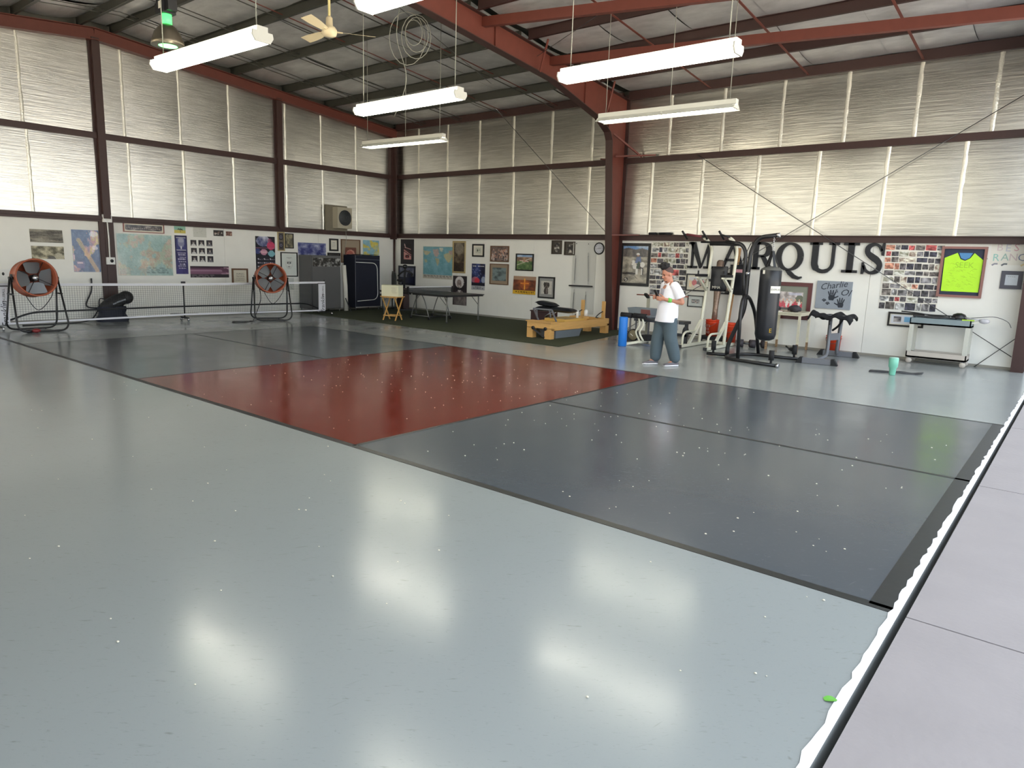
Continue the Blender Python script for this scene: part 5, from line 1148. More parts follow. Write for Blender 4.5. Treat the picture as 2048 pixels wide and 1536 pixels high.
# ------------------------------------------------------------------ bench press corner
o = MB().lathe([(0, 0), (.085, 0), (.092, .01), (.092, .62), (.085, .63), (.03, .63), (.03, .6), (0, .6)], n=24).obj('foam_roller', mat('blue_foam', S(30, 120, 214), .5)); o.location = (-2.5, 9.12, 0); tag(o, 'tall bright blue foam roller standing on end', 'foam roller')
t = thing('leg_exercise_bench', 'weight bench with two black rollers and a round olive plate', 'weight bench', (-2.45, 9.9, 0))
for x0, x1, y in ((-.34, -.08, -.4), (-.05, .25, -.36)): MB().cyl((x0, y, .645), (x1, y+.02, .64), .055, 16).obj('roller_pad', BLKFOAM, t)
MB().cyl((-.36, -.38, .645), (.45, -.32, .655), .013, 8).obj('roller_axle', STEEL, t)
MB().bbox((-.1, -.25, .52), (.6, .12, .57)).obj('seat_pad', BLKVINYL, t); MB().bbox((.05, .05, .5), (.95, .4, .56)).obj('back_pad', BLKVINYL, t)
for dx in (.0, .09): MB().tube(smoothpath([(.04+dx, -.3, .6), (.08+dx, -.3, .45), (.02+dx, -.34, .28), (.1+dx, -.3, .1)], 5), .022, 8).obj('frame_tube', CREAM, t)
MB().bar((-.1, -.68, .03), (.2, -.1, .1), .06, .05).obj('foot_bar', CREAM, t); MB().bar((-.12, -.72, .03), (-.09, -.66, .03), .07, .06).obj('foot_cap', BLACK, t); MB().bar((-.2, -.3, .03), (.48, -.42, .03), .05).obj('foot_bar', CHROME, t); MB().bar((.48, -.43, .03), (.5, -.43, .03), .06).obj('foot_cap', BLACK, t)
MB().bar((.3, .2, .0), (.3, .2, .52), .06).obj('leg', BLACK, t); MB().bar((.3, .3, .25), (.95, .3, .25), .06).obj('leg', BLACK, t); MB().bar((.9, .3, .0), (.9, .3, .5), .06).obj('leg', BLACK, t)
MY = Matrix(((1, 0, 0), (0, 0, -1), (0, 1, 0)))
PLATE = mat('olive_plate', S(122, 112, 86), .55, var=.1)
MB().lathe([(0, 0), (.105, 0), (.115, .012), (.105, .03), (.05, .034), (0, .034)], c=(-.07, -.3, .205), n=28, M=MY).obj('weight_plate', PLATE, t)
MB().lathe([(0, 0), (.13, 0), (.14, .012), (.13, .03), (0, .03)], c=(-.1, -.22, .2), n=28, M=MY).obj('weight_plate', BLACK, t)
MB().bar((-.115, -.34, .235), (-.05, -.34, .19), .01).obj('plate_slot', PAPER, t)
MB().bbox((.08, -.28, .1), (.28, .0, .22)).obj('weight_block', BLKFOAM, t); MB().bbox((-.34, -.24, .0), (-.12, -.05, .24)).obj('weight_block', BLACK, t)
MB().bar((-.28, .7, .0), (-.3, .72, 1.02), .06, .05).obj('upright', mat('putty_paint', S(160, 158, 140), .5), t)
MB().bar((-.3, .7, 1.0), (-.3, .56, 1.08), .07, .05).obj('bar_hook', BLACK, t)
MB().tube([(-.25, .55, .4), (.5, .55, 1.1)], .008, 6).obj('strap', BLACK, t)
o = MB().tube([(-3.04, 10.58, 1.05), (-1.76, 10.62, 1.07)], .013, 8).obj('barbell', mat('red_brown_bar', S(146, 72, 60), .5)); tag(o, 'reddish bar resting across the rack behind the person', 'bar')
t = thing('storage_bin', 'grey translucent bin with a reddish box, behind the black rollers', 'bin', (-2.68, 10.28, .57)); 
MB().add([(-.26, -.16, 0), (.26, -.16, 0), (.26, .16, 0), (-.26, .16, 0), (-.3, -.2, .2), (.3, -.2, .2), (.3, .2, .2), (-.3, .2, .2)], [(3, 2, 1, 0), (0, 1, 5, 4), (1, 2, 6, 5), (2, 3, 7, 6), (3, 0, 4, 7)]).obj('tub', BINM, t)
MB().bbox((.05, -.2, .06), (.28, -.17, .18)).obj('red_label', mat('dull_red', S(120, 70, 66), .6), t)
t = thing('bin_stand', 'low grey stand under the grey bin', 'stand', (-2.68, 10.28, 0))
MB().bbox((-.28, -.17, .53), (.28, .17, .57)).obj('shelf', GREYPAINT, t)
for x in (-.24, .24):
    for y in (-.14, .14): MB().bar((x, y, 0), (x, y, .53), .03).obj('leg', GREYPAINT, t)
t = thing('floor_barbell', 'short barbell with one black plate on the floor by the wall', 'barbell', (-2.3, 11.75, 0))
MB().tube([(-.08, 0, .15), (.75, .05, .1)], .014, 8).obj('bar', BLACK, t)
MB().lathe([(0, -.02), (.14, -.02), (.155, 0), (.14, .02), (0, .02)], c=(0, 0, .155), n=26, M=Matrix(((0, 0, 1), (0, 1, 0), (-1, 0, 0)))).obj('weight_plate', BLACK, t); MB().cyl((.04, 0, .15), (.12, 0, .145), .035, 12).obj('collar', BLACK, t)

# ------------------------------------------------------------------ white dip and pull-up tower
t = thing('power_tower', 'cream steel pull-up and dip tower with black pads', 'power tower', (-1.22, 10.5, 0))
for x, s in ((-.3, 1), (.28, -1)):
    MB().bar((x, -.63, .04), (x, .88, .04), .06).obj('floor_beam', CREAM, t)
    MB().bar((x, -.66, .04), (x, -.6, .04), .064).obj('foot_cap', BLACK, t)
    MB().tube(smoothpath([(x, .34, .05), (x, .40, .66), (x, .51, 1.25), (x, .59, 1.75), (x, .63, 2.05), (x, .56, 2.2), (x, .36, 2.32), (x, .2, 2.36)], 5), .036, 10).obj('upright', CREAM, t)
    MB().bar((x, -.2, .06), (x, .36, .55), .055).obj('brace', CREAM, t)
    MB().tube(rounded([(x, -.52, .04), (x, -.5, .28), (x, -.38, .34), (x, .12, .33)], .1), .024, 8).obj('step_loop', CREAM, t)
    MB().bar((x, .5, 1.22), (x, .06, 1.5), .05).bar((x, .52, 1.5), (x, -.02, 1.52), .05).obj('dip_arm', CREAM, t)
    MB().bbox((x-.055, -.02, 1.53), (x+.055, .4, 1.585)).obj('arm_pad', BLKFOAM, t)
    MB().cyl((x, .02, 1.5), (x, .02, 1.66), .018, 8).obj('grip', BLACK, t)
    for z in (.6, 1.28): MB().ball((x-.035*0, .41 if z < 1 else .5, z), (.04, .02, .02), 8, 5).obj('bolt', BLACK, t)
MB().bar((-.3, .8, .04), (.28, .8, .04), .06).obj('cross_beam', CREAM, t)
MB().bar((-.3, .55, 1.45), (.28, .55, 1.45), .06).obj('cross_beam', BLACK, t)
MB().grid(8, 10, lambda s, q: (-.18+.36*s, .42-.04*(1-abs(2*s-1)**4)*(1-abs(2*q-1)**6), 1.22+.54*q)).bbox((-.18, .42, 1.22), (.18, .47, 1.76)).obj('back_pad', BLKVINYL, t)
MB().tube([(-.42, .3, 2.28), (.38, .3, 2.28)], .02, 8).obj('pull_up_bar', BLACK, t)
MB().cyl((-.2, .3, 2.25), (.46, .3, 2.25), .045, 12).obj('bar_pad', BLKFOAM, t)
for x0, x1 in ((-.75, -.28), (.1, .3)):
    MB().tube([(x0, .1, 2.44), (x1, .15, 2.38)], .016, 8).obj('handle', BLACK, t)
MB().cyl((-.68, .1, 2.435), (-.34, .14, 2.39), .026, 10).obj('grip_sleeve', mat('wine_foam', S(110, 48, 56), .7), t)
for x in (-.75, -.28, .1): MB().tube([(x, .02, 2.5), (x+.04, .2, 2.34)], .022, 8).obj('handle_end', BLACK, t)
text_obj('lettering', 'MMA', .085, .001, PAPER, t, Matrix.Translation((-.02, .375, 1.30)) @ FRONT)
# focus shield etc. behind: bats, plank, buckets
o = MB().bbox((-.05, -.012, 0), (.05, .012, 1.7)).obj('wooden_plank', mat('brown_plank', S(176, 136, 92), .6, var=.1, stretch=(10, 10, 1.5))); o.location = (-1.36, 11.98, .5); o.rotation_euler = (-.06, .05, 0); tag(o, 'brown wooden plank leaning on the wall behind the tower', 'plank')
o = MB().lathe([(0, 0), (.075, 0), (.06, .6), (.08, 1.0), (.085, 1.68), (.05, 1.72), (0, 1.72)], n=14).obj('wrapped_roll', mat('foil_wrap', S(150, 128, 112), .3, .6, var=.35, scale=9, bump=.6, bscale=20)); o.location = (-1.62, 11.78, .19); o.rotation_euler = (-.07, .0, 0); tag(o, 'tall crinkled foil and tan roll standing in the first orange bucket', 'roll')
def bucket(loc, label, txt=None, rz=0.0, m=ORANGEP):
    t = thing('bucket', label, 'bucket', loc, rz, 'orange buckets')
    MB().lathe([(0, .004), (.125, .004), (.13, 0), (.15, .36), (.158, .365), (.158, .38), (.146, .38), (.125, .02), (0, .02)], n=30).obj('body', m, t)
    MB().lathe([(.149, .31), (.158, .312), (.158, .325), (.1495, .327)], n=30).obj('rim_band', m, t)
    MB().tube([(.158*math.cos(a), .158*math.sin(a)-.0, .33-.14*math.sin(a*1.0)*0-.12*abs(math.sin(a))) for a in [PI+PI*k/12 for k in range(13)]], .004, 5).obj('handle', STEEL, t)
    if txt:
        for k, s_ in enumerate(txt):
            o = text_obj('lettering', s_, .075, .0008, PAPER, t, Matrix.Translation((0, 0, .235-.075*k)) @ FRONT, .1)
            for v in o.data.vertices:                              # wrap the lettering round the bucket
                a = v.co.x/.143; rr = .1335+.02*(v.co.z/.36)+.002-.0*v.co.y; v.co.x = rr*math.sin(a); v.co.y = -rr*math.cos(a)
    return t
t = thing('low_platform', 'low black platform carrying the first orange bucket', 'platform', (-1.5, 11.62, 0))
MB().bbox((-.3, -.22, .08), (.3, .22, .15)).obj('deck', BLKFOAM, t)
for x in (-.25, .25):
    for y in (-.17, .17): MB().cyl((x, y, 0), (x, y, .08), .03, 10).obj('leg', BLACK, t)
bucket((-1.58, 11.62, .15), 'orange bucket with white lettering on the low black platform', ("LET'S", 'DO', 'THIS'), -.5)
b2 = bucket((-1.2, 11.78, 0), 'orange bucket on the floor half hidden by the tower leg'); b2.scale = (1, 1, 1.25)
bucket((1.03, 11.98, 0), 'orange bucket behind the grey rack, beside the wall')
# kick shield leaning behind the tower
t = thing('kick_shield', 'black kick shield with white print hanging behind the tower pad', 'shield', (-1.0, 11.5, 1.15))
MB().grid(10, 12, lambda s, q: ((s-.5)*.42, -.06*(1-abs(2*s-1)**4)*(1-abs(2*q-1)**4), .66*q)).bbox((-.21, 0, 0), (.21, .06, .66)).obj('body', BLKVINYL, t)
MB().bbox((-.12, -.066, .49), (.12, -.06, .56)).obj('print', mat('pale_red_print', S(206, 150, 156), .6), t)
MB().tube([(0, .04, .66), (0, .55, 1.15)], .01, 6).obj('hanging_strap', BLACK, t)

# ------------------------------------------------------------------ heavy bag stand and bag
SX, SY = 0.15, 9.35
t = thing('bag_stand', 'black tubular heavy bag stand with arched legs', 'bag stand', (0, 0, 0))
tb = lambda pts, r=.035: MB().tube(pts, r, 12)
tb(rounded([(.98, 8.66, .035), (-.05, 8.86, .035), (-.22, 9.3, .035), (-.05, 9.95, .035), (1.0, 9.98, .035)], .3, 8), .033).obj('base_tube', BLACK, t)
tb([(-.24, 9.35, .04), (-.62, 9.25, .04)], .033).obj('base_tube', BLACK, t)
tb(rounded([(.15, 8.92, .03), (.15, 8.85, .9), (.12, 9.0, 1.22), (.12, 9.28, 1.22), (.15, 9.62, .9), (.15, 10.0, .03)], .28, 8), .034).obj('arch', BLACK, t)
tb(rounded([(-.24, 9.35, .03), (-.24, 9.35, .24), (.05, 9.3, .95), (.055, 9.3, 1.7), (.06, 9.35, 2.1), (.18, 9.35, 2.33), (.52, 9.35, 2.37)], .16, 6), .04).obj('main_post', BLACK, t)
tb(rounded([(.03, 9.28, 1.2), (-.02, 9.3, 1.6), (-.02, 9.3, 2.05), (-.12, 9.33, 2.2), (-.46, 9.35, 2.24)], .12, 6), .036).obj('speed_bag_arm', BLACK, t)
MB().cyl((.52, 9.35, 2.37), (.575, 9.35, 2.375), .044, 14).obj('end_cap', CHROME, t)
MB().cyl((.05, 9.3, 1.62), (.055, 9.3, 1.68), .047, 14).obj('joint_collar', CHROME, t)
for x, y in ((.86, 8.69), (.86, 9.97), (-.5, 9.28)):
    MB().cyl((x, y, .07), (x, y, .13), .022, 10).cyl((x, y, .12), (x, y, .30), .047, 14).obj('weight_peg', BLKFOAM, t)
for x, y in ((1.0, 8.655), (1.02, 9.98)): MB().cyl((x-.03, y, .036), (x+.02, y, .036), .045, 14).obj('foot_cap', CHROME, t)
BX, BY = .475, 9.35
t = thing('heavy_bag', 'long black punching bag hanging from the arched stand', 'punching bag', (BX, BY, 0))
MB().lathe([(0, .40), (.1, .405), (.17, .44), (.193, .52), (.195, 1.0), (.196, 1.5), (.194, 1.72), (.188, 1.725), (0, 1.725)], n=36).obj('body', BLKVINYL, t)
MB().lathe([(.192, 1.72), (.18, 1.75), (.13, 1.78), (.05, 1.8), (0, 1.8)], n=28).obj('top_cover', mat('grey_canvas_top', S(92, 92, 88), .8), t)
for a in (.6, 2.4, 4.2, 5.5):
    MB().bar((.165*math.cos(a), .165*math.sin(a), 1.68), (.015*math.cos(a), .015*math.sin(a), 2.08), .05, .006).obj('strap', BLACK, t)
mb = MB()
for k in range(7): mb.tube([(.014*math.cos(q*PI/4)*(k % 2), .014*math.cos(q*PI/4)*(1-k % 2), 2.11+.036*k+.022*math.sin(q*PI/4)) for q in range(8)], .0045, 5, True)
mb.obj('chain', CHROME, t, kind='stuff')
CAMA = -PI/2+.62
def bagpatch(name, a, z, w_, h_, m, txt, size, tm):
    fr_ = .1975
    MB().grid(8, 2, lambda s, q: (fr_*math.sin(a+(s-.5)*w_/fr_), -fr_*math.cos(a+(s-.5)*w_/fr_), z+(q-.5)*h_)).obj(name, m, t) if m else None
    if txt:
        o = text_obj('lettering', txt, size, .0008, tm, t, Matrix.Identity(4) @ FRONT)
        for v in o.data.vertices:
            aa = a+v.co.x/fr_; v.co.z += z; v.co.x = (fr_+.0012)*math.sin(aa); v.co.y = -(fr_+.0012)*math.cos(aa)
bagpatch('brand_patch', 1.05, 1.37, .24, .13, PAPER, 'EVERLAST', .05, BLACK)
bagpatch('logo', .78, .60, .1, .08, None, 'E', .115, mat('yellow_print', S(226, 190, 50), .5))
bagpatch('corner_tag', -.35, 1.69, .05, .07, PAPER, None, 0, None)

# ------------------------------------------------------------------ rusty white table with dumbbells and balls
t = thing('rusty_table', 'tall cream steel table with rusted legs near the hanging bag', 'table', (.13, 11.72, 0))
CRT = mat('worn_cream_paint', S(220, 214, 190), .5, var=.08, scale=12); RUST = mat('rusty_paint', S(150, 122, 92), .8, var=.45, scale=22)
MB().bbox((-.38, -.4, .82), (.38, .38, .845)).obj('table_top', CRT, t); MB().bbox((-.35, -.36, .77), (.35, -.34, .82)).bbox((-.35, .33, .77), (.35, .35, .82)).bbox((-.35, -.36, .77), (-.33, .35, .82)).bbox((.33, -.36, .77), (.35, .35, .82)).obj('apron', CRT, t)
for x in (-.33, .33):
    for y in (-.34, .33): l = MB().bar((x, y, .17), (x, y, .82), .045).obj('leg', CRT, t); MB().bar((x, y, 0), (x, y, .18), .042).obj('rusted_foot', RUST, l)
BALLM = mat('dark_ball_rubber', S(62, 58, 64), .6, var=.15, scale=14)
for k, (x, y, r_, lab) in enumerate(((.32, 11.5, .085, 'dark round weight at the right corner of the rusty table'), (.22, 11.62, .075, 'dark round weight behind the corner one on the rusty table'), (-.12, 11.6, .065, 'dark round weight on the table beside the hanging bag'))):
    t = thing('kettle_weight', lab, 'weight', (x, y, .845), .4*k, 'dark weights on the rusty table'); MB().ball((0, 0, r_*.9), (r_*1.25, r_, r_*.9), 16, 10).obj('body', BALLM, t); MB().cyl((-r_*1.35, 0, r_*.7), (r_*1.35, 0, r_*.7), r_*.45, 12).obj('handle', BALLM, t)
o = MB().bbox((-.14, -.05, 0), (.14, .05, .012)).obj('flat_bar', CHROME); o.location = (-.05, 11.42, .845); tag(o, 'thin pale bar lying on the front edge of the rusty table', 'bar')
for k, (x, y) in enumerate(((-.62, 11.35), (-.42, 11.5))):
    t = thing('dumbbell', ('dark dumbbell on the floor beside the second bucket', 'dark dumbbell on the floor behind the hanging bag')[k], 'dumbbell', (x, y, 0), .3+.3*k, 'dumbbells on the floor')
    for s in (-1, 1): MB().cyl((s*.07, 0, .085), (s*.19, 0, .085), .085, 8).obj('head', BALLM, t)
    MB().cyl((-.08, 0, .085), (.08, 0, .085), .02, 10).obj('handle', STEEL, t)
t = thing('black_clamp', 'small black clamp on the floor under the rusty table', 'clamp', (.3, 11.55, 0)); MB().ball((0, 0, .04), (.07, .06, .04)).obj('body', BLACK, t); MB().tube([(-.05, 0, .05), (-.13, .02, .09)], .018, 8).obj('lever', BLACK, t)

# ------------------------------------------------------------------ grey rack with black towel
t = thing('bench_rack', 'grey steel bench rack with black end feet', 'weight rack', (0, 0, 0))
def foot(p, q):
    MB().bar(p, q, .11, .10).obj('foot_beam', GREYPAINT, t); d = (Vector(q)-Vector(p)).normalized()
    for e, s in ((p, -1), (q, 1)):
        e = Vector(e); R = Matrix((d, Vector((-d.y, d.x, 0)), Vector((0, 0, 1)))).transposed()
        mb = MB(); mb.prism([(-.02*s, -.055), (.1*s, -.055), (.03*s, .06), (-.02*s, .06)], -.07, .07); mb.v = [tuple(e+R @ Vector(v)) for v in mb.v]; mb.obj('end_foot', BLKFOAM, t)
foot((1.06, 9.78, .056), (1.6, 9.86, .056)); foot((.97, 11.45, .056), (1.58, 11.5, .056))
MB().tube(rounded([(1.33, 9.84, .07), (1.26, 10.74, .07), (1.22, 10.86, .84)], .22, 6), .036, 4).obj('upright', GREYPAINT, t)
MB().tube(rounded([(1.27, 11.46, .07), (1.30, 11.25, .07), (1.36, 11.12, .84)], .15, 6), .036, 4).obj('upright', GREYPAINT, t)
MB().bar((1.23, 10.82, .44), (1.33, 11.15, .44), .03, .14).obj('cross_plate', GREYPAINT, t)
for z in (.6, .7, .78): MB().ball((1.23, 10.81, z), .014, 6, 4).obj('bolt', BLACK, t)
MB().bbox((.95, 10.7, .84), (1.52, 11.05, .88)).obj('top_plate', GREYPAINT, t)
TOW = mat('black_towel', S(26, 26, 30), .9, bump=.5, bscale=60)
def tw(s, q):
    x = .84+.82*s; y = 10.6+.5*q; ed = max(0, abs(2*q-1)-.75)*4+max(0, abs(2*s-1)-.9)*6
    return (x+.02*math.sin(9*q), y, .905+.025*math.sin(11*s+2*q)+.02*math.sin(23*s)-.075*ed+.02*math.sin(5*q+4*s))
o = MB().grid(30, 10, tw).obj('black_towel', TOW); sm_ = o.modifiers.new('thick', 'SOLIDIFY'); sm_.thickness = .035; tag(o, 'black towel bunched over the top of the grey rack', 'towel')
o = MB().tube([(1.52, 10.95, .86), (1.66, 10.95, .87)], .04, 12).obj('black_roll', BLKFOAM); tag(o, 'black roll end sticking out right of the towel', 'roll')
o = MB().tube(smoothpath([(1.42, 11.0, .82), (1.32, 11.1, .66), (1.2, 11.15, .55)], 5), .022, 6).obj('hanging_strap', BLACK); tag(o, 'black strap hanging under the grey rack', 'strap')

# ------------------------------------------------------------------ cart at the open end
t = thing('service_cart', 'beige two-shelf cart with a grey-blue tray by the wall', 'cart', (3.0, 11.84, 0))
CB = mat('blue_grey_tray', S(126, 140, 144), .5, var=.05); CBE = mat('beige_plastic', S(186, 178, 168), .5, var=.05); CPO = mat('cart_post', S(190, 190, 180), .45)
hx, hy = .51, .22
def tray(z0, z1, m):
    mb = MB().bbox((-hx, -hy, z0), (hx, hy, z0+.03)).bbox((-hx, -hy, z0), (hx, -hy+.02, z1)).bbox((-hx, hy-.02, z0), (hx, hy, z1)).bbox((-hx, -hy, z0), (-hx+.02, hy, z1)).bbox((hx-.02, -hy, z0), (hx, hy, z1)); return mb
tray(.77, .90, CB).obj('top_tray', CB, t); tray(.12, .24, CBE).obj('lower_tray', CBE, t); MB().bbox((-hx+.02, -hy+.02, .15), (hx-.02, hy-.02, .155)).obj('tray_liner', MATS['blue_grey_tray'], t)
for x in (-hx+.04, hx-.04):
    for y in (-hy+.03, hy-.03): MB().bar((x, y, .22), (x, y, .78), .075, .055).obj('post', CPO, t)
for x in (-hx+.06, hx-.05):
    for y in (-hy+.04, hy-.04):
        c_ = MB().bar((x, y, .08), (x, y, .13), .05).obj('caster_fork', STEEL, t); MB().lathe([(0, -.016), (.05, -.016), (.056, 0), (.05, .016), (0, .016)], c=(x, y-.01, .056), n=18, M=MY).obj('wheel', CBE, c_)
MB().bar((hx, -.15, .86), (hx+.14, -.12, .89), .03).bar((hx, .15, .86), (hx+.14, .12, .89), .03).tube([(hx+.14, -.14, .89), (hx+.14, .14, .89)], .022, 8).obj('push_handle', CPO, t)
o = MB().grid(16, 6, lambda s, q: (2.52+.72*s, 11.68+.3*q, .935+.012*math.sin(9*s+4*q))).obj('black_rubber_mat', RUBBER); m_ = o.modifiers.new('thick', 'SOLIDIFY'); m_.thickness = .02; tag(o, 'dark rubber mat lying on the top tray of the cart', 'mat')
t = thing('baseball_hat', 'small black cap on the right end of the cart', 'hat', (3.28, 11.8, .92)); MB().lathe([(.13, 0), (.13, .03), (.1, .085), (.04, .11), (0, .112)], n=20).obj('crown', BLACK, t); MB().grid(6, 3, lambda s, q: (.1+.12*q, -.1+.2*s, .012+.0*q)).obj('brim', BLACK, t)
o = MB().bbox((-.1, -.05, 0), (.1, .05, .02)).obj('green_glove', mat('lime_cloth', S(170, 206, 70), .8)); o.location = (3.44, 11.72, .90); o.rotation_euler = (0, 0, .2); tag(o, 'lime green cloth on the front corner of the cart', 'cloth')
t = thing('clear_ladle', 'clear plastic scoop sticking out over the end of the cart', 'scoop', (3.62, 11.72, .93)); CLR = mat('clear_plastic', S(214, 214, 220), .15, trans=.5); MB().ball((.08, 0, -.02), (.09, .06, .05)).obj('bowl', CLR, t); MB().tube([(0, 0, .0), (-.25, .02, .02)], .014, 8).obj('handle', CLR, t)
o = MB().tube(smoothpath([(3.35, 11.75, .935), (3.6, 11.72, .97), (3.85, 11.74, 1.0), (4.05, 11.76, .93), (4.12, 11.78, .82)], 6), .007, 6).obj('bent_wire', CABLE); tag(o, 'long bent wire reaching right from the cart', 'wire')
o = MB().tube(smoothpath([(2.3, 11.75, 1.0), (2.55, 11.7, .99), (2.8, 11.74, .965), (3.2, 11.78, .965)], 6), .014, 6).obj('dark_hose', BLACK); tag(o, 'dark hose lying along the back of the cart top', 'hose')
t = thing('tumbler', 'mint green tumbler with a handle standing on the floor', 'cup', (2.69, 9.5, 0), -.9)
MINT = mat('mint_paint', S(120, 190, 166), .35); MB().lathe([(0, 0), (.047, 0), (.05, .02), (.056, .12), (.074, .15), (.078, .29), (.07, .3), (0, .3)], n=28).obj('body', MINT, t); MB().tube(rounded([(-.07, 0, .26), (-.13, 0, .26), (-.13, 0, .13), (-.065, 0, .13)], .03), .012, 8).obj('handle', MINT, t); MB().lathe([(.074, .295), (.074, .31), (0, .312)], n=28).obj('lid', mat('pale_mint', S(160, 206, 190), .3), t)
o = MB().grid(24, 3, lambda s, q: (2.3+.78*s, 9.58+.34*s+.11*q, .02+.012*math.sin(14*s)*s+.01*q)).obj('rubber_strap', RUBBER); m_ = o.modifiers.new('thick', 'SOLIDIFY'); m_.thickness = .018; tag(o, 'folded dark rubber strap on the floor behind the mint tumbler', 'strap')
for k, (x, l_, lab) in enumerate(((-3.55, .2, 'short dark roll lying on the girt above the rider poster'), (-3.21, .3, 'longer dark roll lying on the girt above the snapshots'))):
    o = MB().tube([(-l_/2, 0, .03), (l_/2, 0, .03)], .03, 10).obj('ledge_roll', BLKFOAM); o.location = (x, 12.08, Z1+.067); tag(o, lab, 'roll', 'dark rolls on the girt ledge')
# fallen leaf and crumbs
lp = G(1661, 1401); o = MB().grid(8, 4, lambda s, q: ((s-.5)*.055, (q-.5)*.04*math.sin(PI*min(1, s*.9+.1))**.6, .003+.006*math.sin(3*s)*abs(2*q-1)), 0).obj('green_leaf', mat('leaf_green', S(96, 168, 60), .5)); o.location = lp; o.rotation_euler = (0, 0, .6); o.location.z = .001; tag(o, 'small bright green leaf on the grey floor in front', 'leaf')
mb = MB(); r8 = random.Random(11)
spots = []
for k in range(150): spots.append((r8.gauss(-2.0, 1.5), r8.gauss(3.1, 1.2)))
for k in range(90): spots.append((r8.uniform(.2, 4.3), r8.uniform(.2, 4.5)))
for k in range(60): spots.append((r8.uniform(-5, 4.3), r8.uniform(-3, 0)))
for x, y in spots:
    if x > 4.4 or x < -9: continue
    s_ = r8.uniform(.003, .007); mb.ball((x, y, .003+s_*.4), (s_*1.3, s_, s_*.6), 6, 4)
o = mb.obj('popcorn_crumbs', mat('crumb', S(226, 220, 200), .8)); tag(o, 'tiny white crumbs scattered over the court floor', 'crumbs', kind='stuff')

# ------------------------------------------------------------------ the person with a phone
def organic(name, mb, voxel, m, parent, smooth=6, fac=.5):
    """melts the pieces of mb into one continuous skin"""
    me = mb.mesh(name, m); o = bpy.data.objects.new(name, me); COL.objects.link(o)
    r = o.modifiers.new('r', 'REMESH'); r.mode = 'VOXEL'; r.voxel_size = voxel; r.use_smooth_shade = True
    s = o.modifiers.new('s', 'SMOOTH'); s.iterations = smooth; s.factor = fac
    dg = bpy.context.evaluated_depsgraph_get(); nm = bpy.data.meshes.new_from_object(o.evaluated_get(dg))
    bpy.data.objects.remove(o); bpy.data.meshes.remove(me)
    nm.materials.clear(); nm.materials.append(m); nm.name = name
    o = bpy.data.objects.new(name, nm); COL.objects.link(o); o.parent = parent; return o
def limb(mb, pts, rs, n=14):
    for (p, q, a, b) in zip(pts, pts[1:], rs, rs[1:]): mb.tube([p, q], [a, b], n)
    for p, r_ in zip(pts, rs): mb.ball(p, r_, n, 8)
    return mb
SKIN = mat('skin', S(184, 128, 104), .5, var=.05, scale=12)
PANTS = mat('slate_trousers', S(78, 92, 100), .85, var=.06, scale=6)
TEE = mat('white_cotton', S(232, 232, 240), .85)
HAIR = mat('black_hair', S(20, 18, 20), .7, bump=.8, bscale=90)
pa = math.radians(-126)
P = thing('person', 'person in a white t-shirt and grey trousers looking down at a phone', 'person', (-.56, 7.2, 0), pa)
mb = MB()
# torso, neck, head
limb(mb, [(-.05, 0, .92), (-.055, 0, 1.1), (-.06, 0, 1.32)], [.13, .125, .13]); limb(mb, [(-.07, -.15, 1.41), (-.07, .15, 1.41)], [.07, .07]); limb(mb, [(-.07, 0, 1.4), (-.035, 0, 1.55)], [.068, .06])
HM = Matrix.Translation((-.015, 0, 1.585)) @ Matrix.Rotation(.30, 4, 'Y')
hp = lambda x, y, z: tuple(HM @ Vector((x, y, z)))
hr = Matrix.Rotation(.30, 3, 'Y').to_euler()
mb.ball(hp(-.005, 0, .055), (.098, .076, .098), 20, 14, hr); mb.ball(hp(.03, 0, -.03), (.068, .058, .078), 16, 12, hr); mb.ball(hp(.065, 0, -.07), (.032, .034, .026), 12, 8, hr)
limb(mb, [hp(.088, 0, .03), hp(.108, 0, -.012)], [.010, .0155], 10); mb.ball(hp(.1, 0, -.018), (.014, .019, .010), 10, 6, hr)
mb.ball(hp(.078, 0, .048), (.022, .056, .012), 12, 6, hr); mb.ball(hp(.09, 0, -.048), (.011, .024, .006), 10, 6, hr); mb.ball(hp(.088, 0, -.06), (.011, .021, .006), 10, 6, hr)
for s in (-1, 1): mb.ball(hp(-.005, s*.077, .012), (.022, .010, .033), 10, 8, hr); mb.ball(hp(.062, s*.034, -.008), (.03, .026, .024), 10, 8, hr)
# arms and hands
limb(mb, [(-.085, .19, 1.40), (-.19, .235, 1.135), (.03, .16, 1.165), (.065, .14, 1.172)], [.062, .05, .034, .03])
limb(mb, [(-.06, -.19, 1.40), (-.11, -.25, 1.14), (.10, -.13, 1.19), (.13, -.11, 1.2)], [.062, .05, .034, .03])
mb.ball((.105, .115, 1.185), (.045, .018, .034), 12, 8, (0, -.2, -.6)); mb.ball((.165, -.075, 1.205), (.042, .018, .036), 12, 8, (0, -.2, .55))
for k in range(4):       # left fingers curl under and behind the phone, right fingers support it
    z = 1.212-.02*k; L = (.036, .041, .04, .033)[k]
    limb(mb, [(.135, .095, z), (.135+L*.8, .07, z+.005), (.15+L, .035, z+.008), (.14+L, .012, z+.008)], [.0105, .0098, .0092, .0085], 8)
    z = 1.232-.02*k
    limb(mb, [(.195, -.055, z), (.195+L*.7, -.035, z), (.205+L*.75, -.005, z+.004), (.2+L*.6, .012, z+.006)], [.0105, .0098, .0092, .0085], 8)
limb(mb, [(.085, .105, 1.205), (.115, .075, 1.24), (.15, .045, 1.262)], [.0135, .012, .010], 8); limb(mb, [(.15, -.075, 1.225), (.16, -.04, 1.255), (.172, -.01, 1.268)], [.0135, .012, .010], 8)
